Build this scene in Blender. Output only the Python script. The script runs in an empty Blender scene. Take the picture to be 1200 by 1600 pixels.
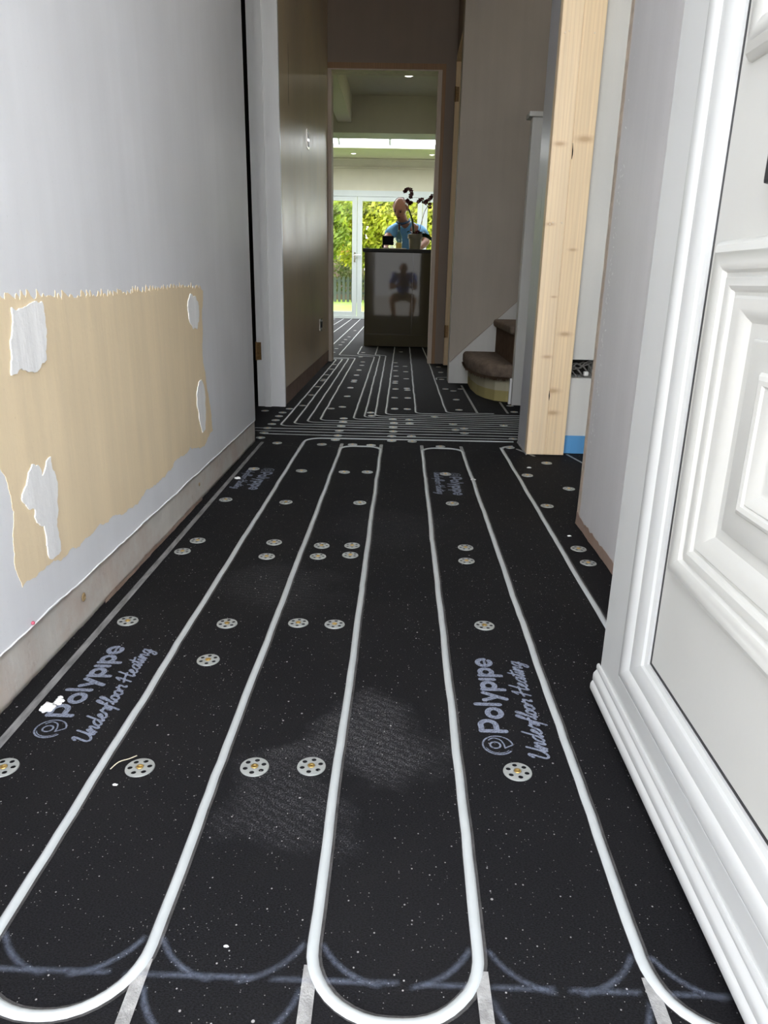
import bpy, bmesh, math, random
from mathutils import Vector, Matrix, noise
random.seed(7)
S = bpy.context.scene
COL = S.collection
PI = math.pi

# ------------------------------------------------------------------ camera, sky, sun, exposure
cam_d = bpy.data.cameras.new('camera')
cam = bpy.data.objects.new('camera', cam_d); COL.objects.link(cam)
cam_d.sensor_fit = 'HORIZONTAL'; cam_d.sensor_width = 36.0
cam_d.lens = 1120.4 / 1200 * 36
cam_d.clip_start = 0.01; cam_d.clip_end = 300
r_ = Vector((0.9994689, 0.02552454, 0.02025864))
u_ = Vector((-0.02706546, 0.30397783, 0.95229457))
f_ = Vector((-0.0181487, 0.95233711, -0.30450722))
M = Matrix((( r_.x, u_.x, -f_.x, 0.0), (r_.y, u_.y, -f_.y, 0.0), (r_.z, u_.z, -f_.z, 0.6), (0, 0, 0, 1)))
cam.matrix_world = M
S.camera = cam

S.view_settings.view_transform = 'Standard'
S.view_settings.look = 'None'
S.view_settings.gamma = 1.0
S.view_settings.use_curve_mapping = False
S.view_settings.exposure = 1.05
S.cycles.max_bounces = 10
S.cycles.diffuse_bounces = 6
S.cycles.transparent_max_bounces = 12
S.cycles.sample_clamp_indirect = 6
S.cycles.caustics_reflective = False
S.cycles.caustics_refractive = False
S.cycles.use_denoising = True

w = bpy.data.worlds.new('sky'); S.world = w; w.use_nodes = True
nt = w.node_tree; nt.nodes.clear()
wo = nt.nodes.new('ShaderNodeOutputWorld'); bg = nt.nodes.new('ShaderNodeBackground')
sk = nt.nodes.new('ShaderNodeTexSky'); sk.sky_type = 'NISHITA'; sk.sun_disc = False
sk.sun_elevation = math.radians(52); sk.sun_rotation = math.radians(-75)
sk.dust_density = 4.0; sk.air_density = 1.0; sk.ozone_density = 0.6
mixs = nt.nodes.new('ShaderNodeMixRGB'); mixs.blend_type = 'MIX'; mixs.inputs[0].default_value = 0.75
mixs.inputs[2].default_value = (0.97, 0.98, 1.0, 1)
mul = nt.nodes.new('ShaderNodeMixRGB'); mul.blend_type = 'MULTIPLY'; mul.inputs[0].default_value = 1; mul.inputs[2].default_value = (.12, .12, .12, 1)
nt.links.new(sk.outputs[0], mul.inputs[1]); nt.links.new(mul.outputs[0], mixs.inputs[1])
nt.links.new(mixs.outputs[0], bg.inputs[0]); bg.inputs[1].default_value = 4.9
nt.links.new(bg.outputs[0], wo.inputs[0])

sd = bpy.data.lights.new('sun', 'SUN'); sd.energy = 3.4; sd.angle = math.radians(0.6); sd.color = (1.0, 0.93, 0.80)
so = bpy.data.objects.new('sun', sd); COL.objects.link(so)
so.rotation_euler = Vector((-0.74, -0.10, 0.80)).to_track_quat('Z', 'Y').to_euler(); so.location = (0, 0, 12)

def portal(name, loc, sx, sy, direction):
    d = bpy.data.lights.new(name, 'AREA'); d.shape = 'RECTANGLE'; d.size = sx; d.size_y = sy
    d.cycles.is_portal = True
    o = bpy.data.objects.new(name, d); COL.objects.link(o); o.location = loc
    o.rotation_euler = Vector(direction).to_track_quat('-Z', 'Z' if abs(direction[2]) < .5 else 'Y').to_euler()
portal('front_door_daylight_portal', (-0.08, -0.02, 1.15), 1.0, 2.55, (0, 1, 0))
portal('garden_door_daylight_portal', (-0.30, 13.0, 1.02), 6.2, 2.1, (0, -1, 0))
portal('skylight_daylight_portal', (-0.25, 10.28, 2.53), 3.9, 2.86, (0, 0, -1))
portal('stairwell_daylight_portal', (1.22, 4.2, 4.55), 0.94, 0.85, (0, 0, -1))
portal('added_window_portal', (1.12, -0.1, 1.45), 0.85, 1.2, (0, 1, 0))

# ------------------------------------------------------------------ materials
def node_mat(name):
    m = bpy.data.materials.new(name); m.use_nodes = True
    t = m.node_tree; b = t.nodes['Principled BSDF']
    return m, t, b
def ramp(t, fac, stops):
    r = t.nodes.new('ShaderNodeValToRGB'); t.links.new(fac, r.inputs[0])
    e = r.color_ramp.elements
    while len(e) < len(stops): e.new(.5)
    for i, (p, c) in enumerate(stops):
        e[i].position = p; e[i].color = (c[0], c[1], c[2], 1) if isinstance(c, (tuple, list)) else (c, c, c, 1)
    return r.outputs[0]
def coords(t, scale=(1, 1, 1), loc=(0, 0, 0), rot=(0, 0, 0), space='Object'):
    c = t.nodes.new('ShaderNodeTexCoord'); mp = t.nodes.new('ShaderNodeMapping')
    t.links.new(c.outputs[space], mp.inputs[0]); mp.inputs['Scale'].default_value = scale
    mp.inputs['Location'].default_value = loc; mp.inputs['Rotation'].default_value = rot
    return mp.outputs[0]
def tnoise(t, vec, scale, detail=4, rough=.55, dist=0):
    n = t.nodes.new('ShaderNodeTexNoise'); t.links.new(vec, n.inputs['Vector'])
    n.inputs['Scale'].default_value = scale; n.inputs['Detail'].default_value = detail
    n.inputs['Roughness'].default_value = rough; n.inputs['Distortion'].default_value = dist
    return n.outputs['Fac']
def mixc(t, fac, a, b, mode='MIX'):
    m = t.nodes.new('ShaderNodeMixRGB'); m.blend_type = mode
    for i, v in ((0, fac), (1, a), (2, b)):
        if hasattr(v, 'is_linked'): t.links.new(v, m.inputs[i])
        elif i == 0: m.inputs[0].default_value = v
        else: m.inputs[i].default_value = (v[0], v[1], v[2], 1)
    return m.outputs[0]
def math_(t, op, a, b=0.0):
    m = t.nodes.new('ShaderNodeMath'); m.operation = op
    for i, v in ((0, a), (1, b)):
        if hasattr(v, 'is_linked'): t.links.new(v, m.inputs[i])
        else: m.inputs[i].default_value = v
    return m.outputs[0]
def bump(t, b, h, strength=.2, dist=.01):
    n = t.nodes.new('ShaderNodeBump'); n.inputs['Strength'].default_value = strength; n.inputs['Distance'].default_value = dist
    t.links.new(h, n.inputs['Height']); t.links.new(n.outputs[0], b.inputs['Normal'])
def simple(name, col, rough=.5, metal=0, spec=.5, var=.06, scale=8, bmp=0, coat=0, stretch=(1, 1, 1)):
    m, t, b = node_mat(name)
    v = coords(t, stretch)
    n = tnoise(t, v, scale)
    hi = tuple(min(1, c * (1 + var)) for c in col); lo = tuple(c * (1 - var) for c in col)
    t.links.new(ramp(t, n, [(.3, lo), (.7, hi)]), b.inputs['Base Color'])
    b.inputs['Roughness'].default_value = rough; b.inputs['Metallic'].default_value = metal
    b.inputs['Specular IOR Level'].default_value = spec
    if coat: b.inputs['Coat Weight'].default_value = coat
    if bmp: bump(t, b, tnoise(t, v, scale * 8), bmp, .004)
    return m
def plaster(name, base, streak=.07, rough=.5, dirt=None, bmp=.12, streak_dir='z', spec=.4, blotch=(0.9, 1.05)):
    """painted plaster: vertical trowel and roller streaks, cloudy tone, small pits"""
    m, t, b = node_mat(name)
    v1 = coords(t, (9, 9, .7)); v2 = coords(t, (1, 1, 1))
    s = tnoise(t, v1, 2.2, 5, .6); cl = tnoise(t, v2, 1.6, 3); f = tnoise(t, v2, 60, 3)
    c = mixc(t, 1, base, ramp(t, s, [(.25, 1 - streak), (.75, 1 + streak)]), 'MULTIPLY')
    c = mixc(t, 1, c, ramp(t, cl, [(.3, blotch[0]), (.7, blotch[1])]), 'MULTIPLY')
    pits = tnoise(t, v2, 210, 2)
    c = mixc(t, ramp(t, pits, [(.68, 0), (.76, .35)]), c, tuple(x * .72 for x in base))
    if dirt:
        d = tnoise(t, v2, 5.5, 6, .7)
        c = mixc(t, ramp(t, d, [(.46, 0), (.62, .8)]), c, dirt)
        d2 = tnoise(t, coords(t, (1, 1, 1), (4, 3, 2)), 23, 5, .7)
        c = mixc(t, ramp(t, d2, [(.6, 0), (.7, .5)]), c, tuple(x * .8 for x in dirt))
    t.links.new(c, b.inputs['Base Color'])
    t.links.new(ramp(t, s, [(.2, rough - .08), (.8, rough + .12)]), b.inputs['Roughness'])
    b.inputs['Specular IOR Level'].default_value = spec
    h = math_(t, 'ADD', math_(t, 'MULTIPLY', f, .3), math_(t, 'MULTIPLY', s, .7))
    bump(t, b, h, bmp, .006)
    return m
def pine(name, base=(.66, .46, .27), dark=(.42, .24, .10), knots=(), rough=.55, axis='z', grain=1.0):
    """sawn softwood: long wavy grain and round knots at given points (object space)"""
    m, t, b = node_mat(name)
    sc = {'z': (26, 26, .9), 'y': (26, .9, 26), 'x': (.9, 26, 26)}[axis]
    vec = t.nodes.new('ShaderNodeTexCoord').outputs['Object']
    knotfac = None; warp = None
    for (kx, ky, kz, kr) in knots:
        sub = t.nodes.new('ShaderNodeVectorMath'); sub.operation = 'SUBTRACT'; t.links.new(vec, sub.inputs[0]); sub.inputs[1].default_value = (kx, ky, kz)
        scl = t.nodes.new('ShaderNodeVectorMath'); scl.operation = 'MULTIPLY'; t.links.new(sub.outputs[0], scl.inputs[0])
        scl.inputs[1].default_value = {'z': (.55, .0, 1.5), 'y': (1, .6, 1), 'x': (.6, 1, 1)}[axis]
        ln = t.nodes.new('ShaderNodeVectorMath'); ln.operation = 'LENGTH'; t.links.new(scl.outputs[0], ln.inputs[0])
        f = ramp(t, math_(t, 'DIVIDE', ln.outputs['Value'], kr), [(.25, 1), (.6, .35), (1.0, 0)])
        knotfac = f if knotfac is None else math_(t, 'MAXIMUM', knotfac, f)
    v = coords(t, sc)
    g = tnoise(t, v, 1.6, 6, .55, 1.2 * grain)
    w_ = t.nodes.new('ShaderNodeTexWave'); w_.wave_type = 'BANDS'; w_.bands_direction = 'X' if axis != 'x' else 'Z'
    t.links.new(coords(t, {'z': (1, 1, .06), 'y': (1, .06, 1), 'x': (.06, 1, 1)}[axis]), w_.inputs['Vector'])
    w_.inputs['Scale'].default_value = 26; w_.inputs['Distortion'].default_value = 5; w_.inputs['Detail'].default_value = 3; w_.inputs['Detail Scale'].default_value = 1.2
    c = ramp(t, g, [(.25, tuple(x * .85 for x in base)), (.75, tuple(min(1, x * 1.1) for x in base))])
    c = mixc(t, ramp(t, w_.outputs['Fac'], [(.6, 0), (1, .42 * grain)]), c, tuple(a * .5 + d * .5 for a, d in zip(base, dark)))
    if knotfac is not None: c = mixc(t, knotfac, c, dark)
    t.links.new(c, b.inputs['Base Color']); b.inputs['Roughness'].default_value = rough
    bump(t, b, g, .1, .003)
    return m

def felt_board():
    m, t, b = node_mat('black_board')
    v = coords(t); fib = tnoise(t, coords(t, (1, 2.2, 1)), 420, 3, .7); cl = tnoise(t, v, 3.1, 5, .6)
    c = ramp(t, fib, [(.35, (.002, .002, .0024)), (.75, (.021, .0205, .0235))])
    c = mixc(t, ramp(t, cl, [(.45, 0), (.75, .35)]), c, (.020, .019, .019))
    # scuffed, ribbed dust patches with their own outline
    for (px, py, rad, amt, ang) in ((-.02, .84, .11, .42, .5), (-.12, .72, .10, .24, .6), (-.24, 1.35, .15, .16, .1), (-.02, 1.75, .18, .12, 0)):
        sub = t.nodes.new('ShaderNodeVectorMath'); sub.operation = 'DISTANCE'; t.links.new(v, sub.inputs[0]); sub.inputs[1].default_value = (px, py, 0)
        dd = math_(t, 'ADD', sub.outputs['Value'], math_(t, 'MULTIPLY', math_(t, 'SUBTRACT', tnoise(t, v, 9, 4), .5), .22))
        msk = ramp(t, dd, [(0.0, 1), (rad * .55, .8), (rad, 0)])
        wv = t.nodes.new('ShaderNodeTexWave'); wv.bands_direction = 'Y'; t.links.new(coords(t, (1, 1, 1), (0, 0, 0), (0, 0, ang)), wv.inputs['Vector'])
        wv.inputs['Scale'].default_value = 26; wv.inputs['Distortion'].default_value = 6; wv.inputs['Detail'].default_value = 4; wv.inputs['Detail Scale'].default_value = 3
        gr = ramp(t, tnoise(t, v, 500, 2, .8), [(.48, 0), (.62, 1)])
        f = math_(t, 'MULTIPLY', math_(t, 'MULTIPLY', msk, gr), math_(t, 'ADD', math_(t, 'MULTIPLY', wv.outputs['Fac'], .7), .3))
        c = mixc(t, math_(t, 'MULTIPLY', f, amt), c, (.34, .34, .36))
    # plaster dust specks
    for (scl, thr, den) in ((46, .07, .80), (110, .10, .72), (230, .13, .62)):
        vo = t.nodes.new('ShaderNodeTexVoronoi'); t.links.new(v, vo.inputs['Vector']); vo.inputs['Scale'].default_value = scl
        near = math_(t, 'LESS_THAN', vo.outputs['Distance'], thr)
        sep = t.nodes.new('ShaderNodeSeparateColor'); t.links.new(vo.outputs['Color'], sep.inputs[0])
        pick = math_(t, 'GREATER_THAN', sep.outputs[0], den)
        c = mixc(t, math_(t, 'MULTIPLY', math_(t, 'MULTIPLY', near, pick), .8 if scl < 200 else .45), c, (.42, .41, .40))
    t.links.new(c, b.inputs['Base Color']); b.inputs['Roughness'].default_value = .78; b.inputs['Specular IOR Level'].default_value = .12
    bump(t, b, fib, .5, .002)
    return m

def soft_line(name, col, strength):
    m, t, b = node_mat(name)
    a = t.nodes.new('ShaderNodeAttribute'); a.attribute_name = 'edge'
    n = tnoise(t, coords(t), 260, 3, .7)
    n2 = tnoise(t, coords(t), 14, 3, .7)
    f = math_(t, 'MULTIPLY', ramp(t, a.outputs['Fac'], [(0, 0), (.5, .5), (1, 1)]), ramp(t, n, [(.3, .35), (.6, 1)]))
    f = math_(t, 'MULTIPLY', f, ramp(t, n2, [(.3, .45), (.6, 1)]))
    f = math_(t, 'MULTIPLY', f, strength)
    t.links.new(f, b.inputs['Alpha']); b.inputs['Base Color'].default_value = (*col, 1); b.inputs['Roughness'].default_value = .9
    return m

def glass(name, tint=(1, 1, 1), refl=.08):
    m = bpy.data.materials.new(name); m.use_nodes = True; t = m.node_tree; t.nodes.clear()
    o = t.nodes.new('ShaderNodeOutputMaterial'); tr = t.nodes.new('ShaderNodeBsdfTransparent'); tr.inputs[0].default_value = (*tint, 1)
    gl = t.nodes.new('ShaderNodeBsdfGlossy'); gl.inputs['Roughness'].default_value = .02
    lw = t.nodes.new('ShaderNodeLayerWeight'); lw.inputs[0].default_value = .5
    fr = t.nodes.new('ShaderNodeMath'); fr.operation = 'MULTIPLY_ADD'; fr.inputs[1].default_value = .55; fr.inputs[2].default_value = refl * .5
    pw = t.nodes.new('ShaderNodeMath'); pw.operation = 'POWER'; pw.inputs[1].default_value = 5; t.links.new(lw.outputs['Facing'], pw.inputs[0]); t.links.new(pw.outputs[0], fr.inputs[0])
    mx = t.nodes.new('ShaderNodeMixShader'); t.links.new(fr.outputs[0], mx.inputs[0]); t.links.new(tr.outputs[0], mx.inputs[1]); t.links.new(gl.outputs[0], mx.inputs[2])
    t.links.new(mx.outputs[0], o.inputs[0]); return m
def leafmat(name, cols, trans=.45):
    m = bpy.data.materials.new(name); m.use_nodes = True; t = m.node_tree; b = t.nodes['Principled BSDF']; o = t.nodes['Material Output']
    n = tnoise(t, coords(t), 2.4, 5, .7)
    c = ramp(t, n, [(.3, cols[0]), (.5, cols[1]), (.7, cols[2])])
    t.links.new(c, b.inputs['Base Color']); b.inputs['Roughness'].default_value = .6
    tl = t.nodes.new('ShaderNodeBsdfTranslucent'); t.links.new(c, tl.inputs[0])
    mx = t.nodes.new('ShaderNodeMixShader'); mx.inputs[0].default_value = trans
    t.links.new(b.outputs[0], mx.inputs[1]); t.links.new(tl.outputs[0], mx.inputs[2]); t.links.new(mx.outputs[0], o.inputs[0]); return m
def emit(name, col, s):
    m, t, b = node_mat(name); b.inputs['Emission Color'].default_value = (*col, 1); b.inputs['Emission Strength'].default_value = s
    b.inputs['Base Color'].default_value = (*col, 1); return m

MT = {}
MT['paint_near'] = plaster('pale_blue_grey_paint', (.83, .845, .875), .03, .42, bmp=.10)
MT['wall_edge'] = plaster('raw_edge_plaster', (.50, .49, .46), .08, .8, dirt=(.44, .36, .30))
MT['bare_strip'] = plaster('bare_plaster_strip', (.92, .89, .84), .05, .85, dirt=(.82, .73, .66), bmp=.5)
MT['tan'] = plaster('exposed_tan_plaster', (.87, .72, .49), .07, .8, bmp=.2)
MT['filler'] = plaster('white_filler', (.93, .94, .94), .10, .75, bmp=.5)
MT['warm_lit_plaster'] = plaster('garden_lit_skim_plaster', (.72, .58, .39), .07, .32, bmp=.08, spec=.8, blotch=(.85, 1.08))  # olive-brown tint stands in for yellow garden light on the skim
MT['hall_back'] = plaster('taupe_wall_paint', (.24, .19, .15), .05, .6, bmp=.06)
MT['stair_wall'] = plaster('warm_grey_wall', (.43, .385, .325), .05, .6, bmp=.06, blotch=(.88, 1.06))
MT['alcove'] = plaster('cool_grey_alcove_paint', (.66, .66, .63), .04, .5, bmp=.06)
MT['stub'] = plaster('lilac_grey_skim_plaster', (.69, .685, .70), .06, .38, bmp=.12, spec=.5)
MT['post_side'] = plaster('satin_grey_skim', (.54, .54, .57), .05, .30, bmp=.05, spec=.6)
MT['pink_strip'] = plaster('pink_raw_plaster', (.60, .46, .38), .08, .85, dirt=(.50, .36, .28), bmp=.4)
MT['kitchen_wall'] = plaster('cream_kitchen_paint', (.58, .56, .44), .02, .6, bmp=.03)
MT['ceiling'] = simple('ceiling_paint', (.80, .78, .72), .8, var=.02)
MT['kitchen_ceiling'] = simple('kitchen_ceiling_paint', (.60, .58, .45), .8, var=.02)
MT['gloss_white'] = simple('white_gloss_paint', (.86, .87, .87), .28, var=.04, scale=14, bmp=.1, stretch=(1, 1, .2))
MT['upvc'] = simple('white_upvc', (.58, .595, .59), .22, var=.015, scale=6, spec=.5)
MT['upvc_panel'] = simple('white_moulded_panel', (.55, .555, .53), .30, var=.02, scale=5, bmp=.05)
MT['white_frame'] = simple('white_door_frame', (.55, .60, .585), .35, var=.02)
MT['gasket'] = simple('black_rubber', (.02, .02, .022), .6)
MT['pine_post'] = pine('pine_post', (.72, .51, .30), (.36, .20, .09), knots=[(.50, 2.62, 1.045, .035), (.575, 2.62, 1.06, .05), (.49, 2.62, .80, .03), (.57, 2.62, .71, .03), (.565, 2.62, .44, .035), (.50, 2.62, .36, .03), (.545, 2.62, .23, .05), (.56, 2.62, .15, .045), (.50, 2.62, .20, .03), (.55, 2.62, 1.3, .03)])
MT['pine_lining'] = pine('brown_pine_lining', (.30, .17, .08), (.10, .05, .02), grain=1.4)
MT['pine_jamb'] = pine('pale_pine_jamb', (.78, .60, .36), (.45, .28, .12))
MT['plain_lining'] = simple('primed_lining', (.55, .46, .38), .6, var=.12, scale=5, stretch=(4, 4, .6))
MT['board'] = felt_board()
MT['pipe'] = simple('white_heating_pipe', (.46, .49, .495), .33, var=.04, scale=30, spec=.5)
MT['groove'] = simple('grey_cut_groove', (.05, .048, .048), .8, var=.5, scale=40, bmp=.5)
MT['foil'] = simple('dull_silver_channel', (.36, .36, .355), .5, metal=.3, var=.35, scale=60, bmp=.4)
MT['disc'] = simple('galvanised_disc', (.40, .42, .41), .42, metal=.35, var=.08, scale=60)
MT['brass'] = simple('brass_screw', (.72, .50, .18), .3, metal=1, var=.1, scale=200)
MT['hinge'] = simple('bronze_hinge', (.20, .12, .05), .45, metal=.7, var=.3, scale=90)
MT['print'] = None
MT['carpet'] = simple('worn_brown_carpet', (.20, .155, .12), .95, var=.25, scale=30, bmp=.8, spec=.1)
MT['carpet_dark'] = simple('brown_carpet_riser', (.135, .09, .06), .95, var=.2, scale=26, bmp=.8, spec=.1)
MT['bare_step'] = plaster('bare_step_board', (.50, .47, .33), .04, .8)
MT['yellow_step'] = plaster('stained_step_board', (.42, .36, .15), .08, .8)
MT['worktop'] = simple('dark_worktop', (.025, .024, .022), .45, spec=.12, var=.2, scale=80)
MT['island'] = simple('taupe_gloss_panel', (.085, .073, .048), .035, var=.01, scale=3, spec=.14)
MT['island_matte'] = simple('taupe_plinth', (.085, .074, .05), .12, var=.02, spec=.5)
MT['black'] = simple('black_plastic', (.006, .006, .012), .7, spec=.15)
MT['wood_board'] = simple('pale_board', (.62, .55, .42), .4)
MT['pot'] = simple('taupe_pot', (.22, .20, .14), .5, var=.06)
MT['stem'] = simple('dark_stem', (.012, .03, .012), .4)
MT['twig'] = simple('brown_twig', (.10, .035, .03), .5)
MT['orchid_leaf'] = simple('dark_green_leaf', (.008, .035, .014), .3, var=.3)
MT['petal'] = simple('burgundy_petal', (.075, .006, .014), .55, var=.4, scale=40)
MT['skin'] = simple('skin', (.50, .25, .17), .5, var=.08, scale=20)
MT['hair'] = simple('grey_hair', (.80, .78, .76), .8, var=.1, scale=80)
MT['shirt'] = simple('sky_blue_shirt', (.20, .52, .93), .8, var=.08, scale=12)
MT['shirt_dark'] = simple('navy_trim', (.03, .07, .16), .8)
MT['shirt2'] = simple('blue_shirt', (.16, .25, .80), .8, var=.1)
MT['trousers'] = simple('dark_trousers', (.04, .04, .05), .8)
MT['shorts'] = simple('khaki_shorts', (.26, .21, .13), .85)
MT['shoe'] = simple('dark_shoe', (.03, .028, .025), .6)
MT['eye'] = simple('eye', (.05, .03, .02), .2)
MT['glass'] = glass('window_glass')
MT['bottle'] = glass('bottle_glass', (.93, .95, .80))
MT['oil'] = simple('pale_yellow_liquid', (.75, .58, .22), .2)
MT['grass'] = leafmat('sunlit_grass', [(.06, .15, .012), (.12, .20, .015), (.20, .25, .02)], .1)
MT['leaf1'] = leafmat('yellow_green_leaves', [(.08, .13, .01), (.32, .36, .02), (.60, .56, .05)])
MT['leaf2'] = leafmat('fresh_green_leaves', [(.04, .09, .01), (.18, .25, .02), (.46, .48, .05)])
MT['leaf3'] = leafmat('golden_leaves', [(.30, .26, .05), (.62, .42, .12), (.80, .34, .18)])
MT['bark'] = simple('bark', (.10, .07, .045), .9, var=.3, bmp=.5)
MT['fence'] = simple('shaded_green_fence', (.055, .075, .065), .8, var=.2, stretch=(1, 1, .2))  # grey green darkened in the colour itself to imitate shade
MT['fence_brown'] = simple('brown_panel_fence', (.13, .09, .07), .85, var=.35, scale=3)
MT['brick'] = simple('orange_brick', (.50, .20, .09), .85, var=.25, scale=6)
MT['roof'] = simple('orange_roof_tile', (.58, .26, .14), .85, var=.2, scale=10)
MT['paving'] = simple('pale_paving', (.55, .53, .49), .85, var=.12, scale=3)
MT['blue'] = plaster('blue_edge_strip', (.10, .32, .62), .12, .6, bmp=.3)
MT['cavity'] = simple('shade_dark_cavity', (.03, .028, .025), .9)  # near-black, shade put into the colour of closed rooms and recess; also splits
MT['cable'] = simple('grey_cable', (.17, .16, .15), .5)
MT['socket'] = simple('steel_plate', (.75, .72, .66), .18, metal=1)
MT['white_plastic'] = simple('white_plastic', (.75, .75, .73), .35)
MT['lamp'] = emit('lit_lamp', (1, .93, .80), 14)
mp_, tp_, bp_ = node_mat('pale_blue_print')
tp_n = tnoise(tp_, coords(tp_), 380, 3, .8)
tp_.links.new(ramp(tp_, tp_n, [(.36, (.06, .065, .09)), (.54, (.22, .25, .33))]), bp_.inputs['Base Color']); bp_.inputs['Roughness'].default_value = .9
MT['print'] = mp_
MT['chalk'] = soft_line('faint_blue_routing_mark', (.32, .38, .52), .25)

# ------------------------------------------------------------------ mesh helpers
def tag(o, label=None, cat=None, group=None, kind=None):
    if label: o['label'] = label
    if cat: o['category'] = cat
    if group: o['group'] = group
    if kind: o['kind'] = kind
    return o
def link(name, me, mats, parent=None, smooth=False):
    o = bpy.data.objects.new(name, me); COL.objects.link(o)
    for m in (mats if isinstance(mats, (list, tuple)) else [mats]): me.materials.append(m)
    if parent: o.parent = parent
    if smooth:
        for p in me.polygons: p.use_smooth = True
    return o
def obj(name, bm, mats, parent=None, smooth=False, auto=None):
    bmesh.ops.recalc_face_normals(bm, faces=bm.faces)
    if parent is not None and world_loc(parent).length > 0:
        bmesh.ops.translate(bm, verts=bm.verts, vec=-world_loc(parent))
    me = bpy.data.meshes.new(name); bm.to_mesh(me); bm.free()
    o = link(name, me, mats, parent, smooth)
    if auto:
        for p in me.polygons: p.use_smooth = True
        try: me.set_sharp_from_angle(angle=math.radians(auto))
        except Exception: pass
    return o
def world_loc(p):
    v = Vector((0, 0, 0))
    while p is not None: v += p.location; p = p.parent
    return v
def empty(name, loc, label, cat, group=None):
    o = bpy.data.objects.new(name, None); COL.objects.link(o); o.location = loc
    o.empty_display_size = .05
    return tag(o, label, cat, group)
def box(bm, x0, x1, y0, y1, z0, z1, mi=0):
    vs = [bm.verts.new((x, y, z)) for z in (z0, z1) for y in (y0, y1) for x in (x0, x1)]
    for f in ((0, 2, 3, 1), (4, 5, 7, 6), (0, 1, 5, 4), (2, 6, 7, 3), (0, 4, 6, 2), (1, 3, 7, 5)):
        fc = bm.faces.new([vs[i] for i in f]); fc.material_index = mi
    return vs
def boxes(lst):
    bm = bmesh.new()
    for b in lst: box(bm, *b)
    return bm
def bevel(bm, r, seg=2):
    bmesh.ops.bevel(bm, geom=list(bm.edges), offset=r, segments=seg, affect='EDGES', profile=.6)
    return bm
def struct(name, bm, m, parent=None, label=None, **k):
    o = obj(name, bm, m, parent, **k)
    if parent is None: o['kind'] = 'structure'
    if label: o['label'] = label
    return o
def tube(bm, pts, r, n=8, close=False, caps=True):
    pts = [Vector(p) for p in pts]; rings = []
    up = Vector((0, 0, 1))
    for i, p in enumerate(pts):
        a = pts[max(0, i - 1)]; b = pts[min(len(pts) - 1, i + 1)]
        d = (b - a).normalized()
        ref = up if abs(d.dot(up)) < .95 else Vector((1, 0, 0))
        s = d.cross(ref).normalized(); v = s.cross(d).normalized()
        rr = r[i] if isinstance(r, (list, tuple)) else r
        rings.append([bm.verts.new(p + (s * math.cos(2 * PI * k / n) + v * math.sin(2 * PI * k / n)) * rr) for k in range(n)])
    for i in range(len(rings) - 1):
        for k in range(n):
            bm.faces.new((rings[i][k], rings[i][(k + 1) % n], rings[i + 1][(k + 1) % n], rings[i + 1][k]))
    if caps:
        bm.faces.new(list(reversed(rings[0]))); bm.faces.new(rings[-1])
    return bm
def lathe(bm, prof, c=(0, 0, 0), n=24):
    rings = []
    for (r, z) in prof:
        rings.append([bm.verts.new((c[0] + r * math.cos(2 * PI * k / n), c[1] + r * math.sin(2 * PI * k / n), c[2] + z)) for k in range(n)])
    for i in range(len(rings) - 1):
        for k in range(n): bm.faces.new((rings[i][k], rings[i][(k + 1) % n], rings[i + 1][(k + 1) % n], rings[i + 1][k]))
    bm.faces.new(list(reversed(rings[0]))); bm.faces.new(rings[-1])
    return bm
def extrude_poly(pts2, to3, thick_vec):
    """prism: polygon pts2 mapped by to3, extruded by thick_vec"""
    bm = bmesh.new()
    a = [bm.verts.new(to3(*p)) for p in pts2]; b = [bm.verts.new(Vector(to3(*p)) + Vector(thick_vec)) for p in pts2]
    n = len(a)
    for i in range(n): bm.faces.new((a[i], a[(i + 1) % n], b[(i + 1) % n], b[i]))
    ea = [bm.edges.get((b[i], b[(i + 1) % n])) for i in range(n)]
    bmesh.ops.triangle_fill(bm, use_beauty=True, edges=ea)
    ea = [bm.edges.get((a[i], a[(i + 1) % n])) for i in range(n)]
    bmesh.ops.triangle_fill(bm, use_beauty=True, edges=ea)
    return bm
def jag(pts, amp, lvls=4, seed=1, horiz=None):
    """roughen a closed outline by random midpoint displacement"""
    rnd = random.Random(seed); pts = [tuple(p) for p in pts]
    for l in range(lvls):
        out = []
        for i, p in enumerate(pts):
            q = pts[(i + 1) % len(pts)]; out.append(p)
            dx, dy = q[0] - p[0], q[1] - p[1]; L = math.hypot(dx, dy)
            if L < .004: continue
            k = rnd.uniform(-1, 1) * min(amp, L * .16) * (.9 ** l)
            out.append(((p[0] + q[0]) / 2 - dy / L * k, (p[1] + q[1]) / 2 + dx / L * k))
        pts = out
    return pts
def smooth_path(pts, n=8):
    """Catmull-Rom through the points"""
    P = [Vector(p) for p in pts]; out = []
    for i in range(len(P) - 1):
        a = P[max(0, i - 1)]; b = P[i]; c = P[i + 1]; d = P[min(len(P) - 1, i + 2)]
        for k in range(n):
            t = k / n
            out.append(.5 * ((2 * b) + (-a + c) * t + (2 * a - 5 * b + 4 * c - d) * t * t + (-a + 3 * b - 3 * c + d) * t ** 3))
    out.append(P[-1]); return out
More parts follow.
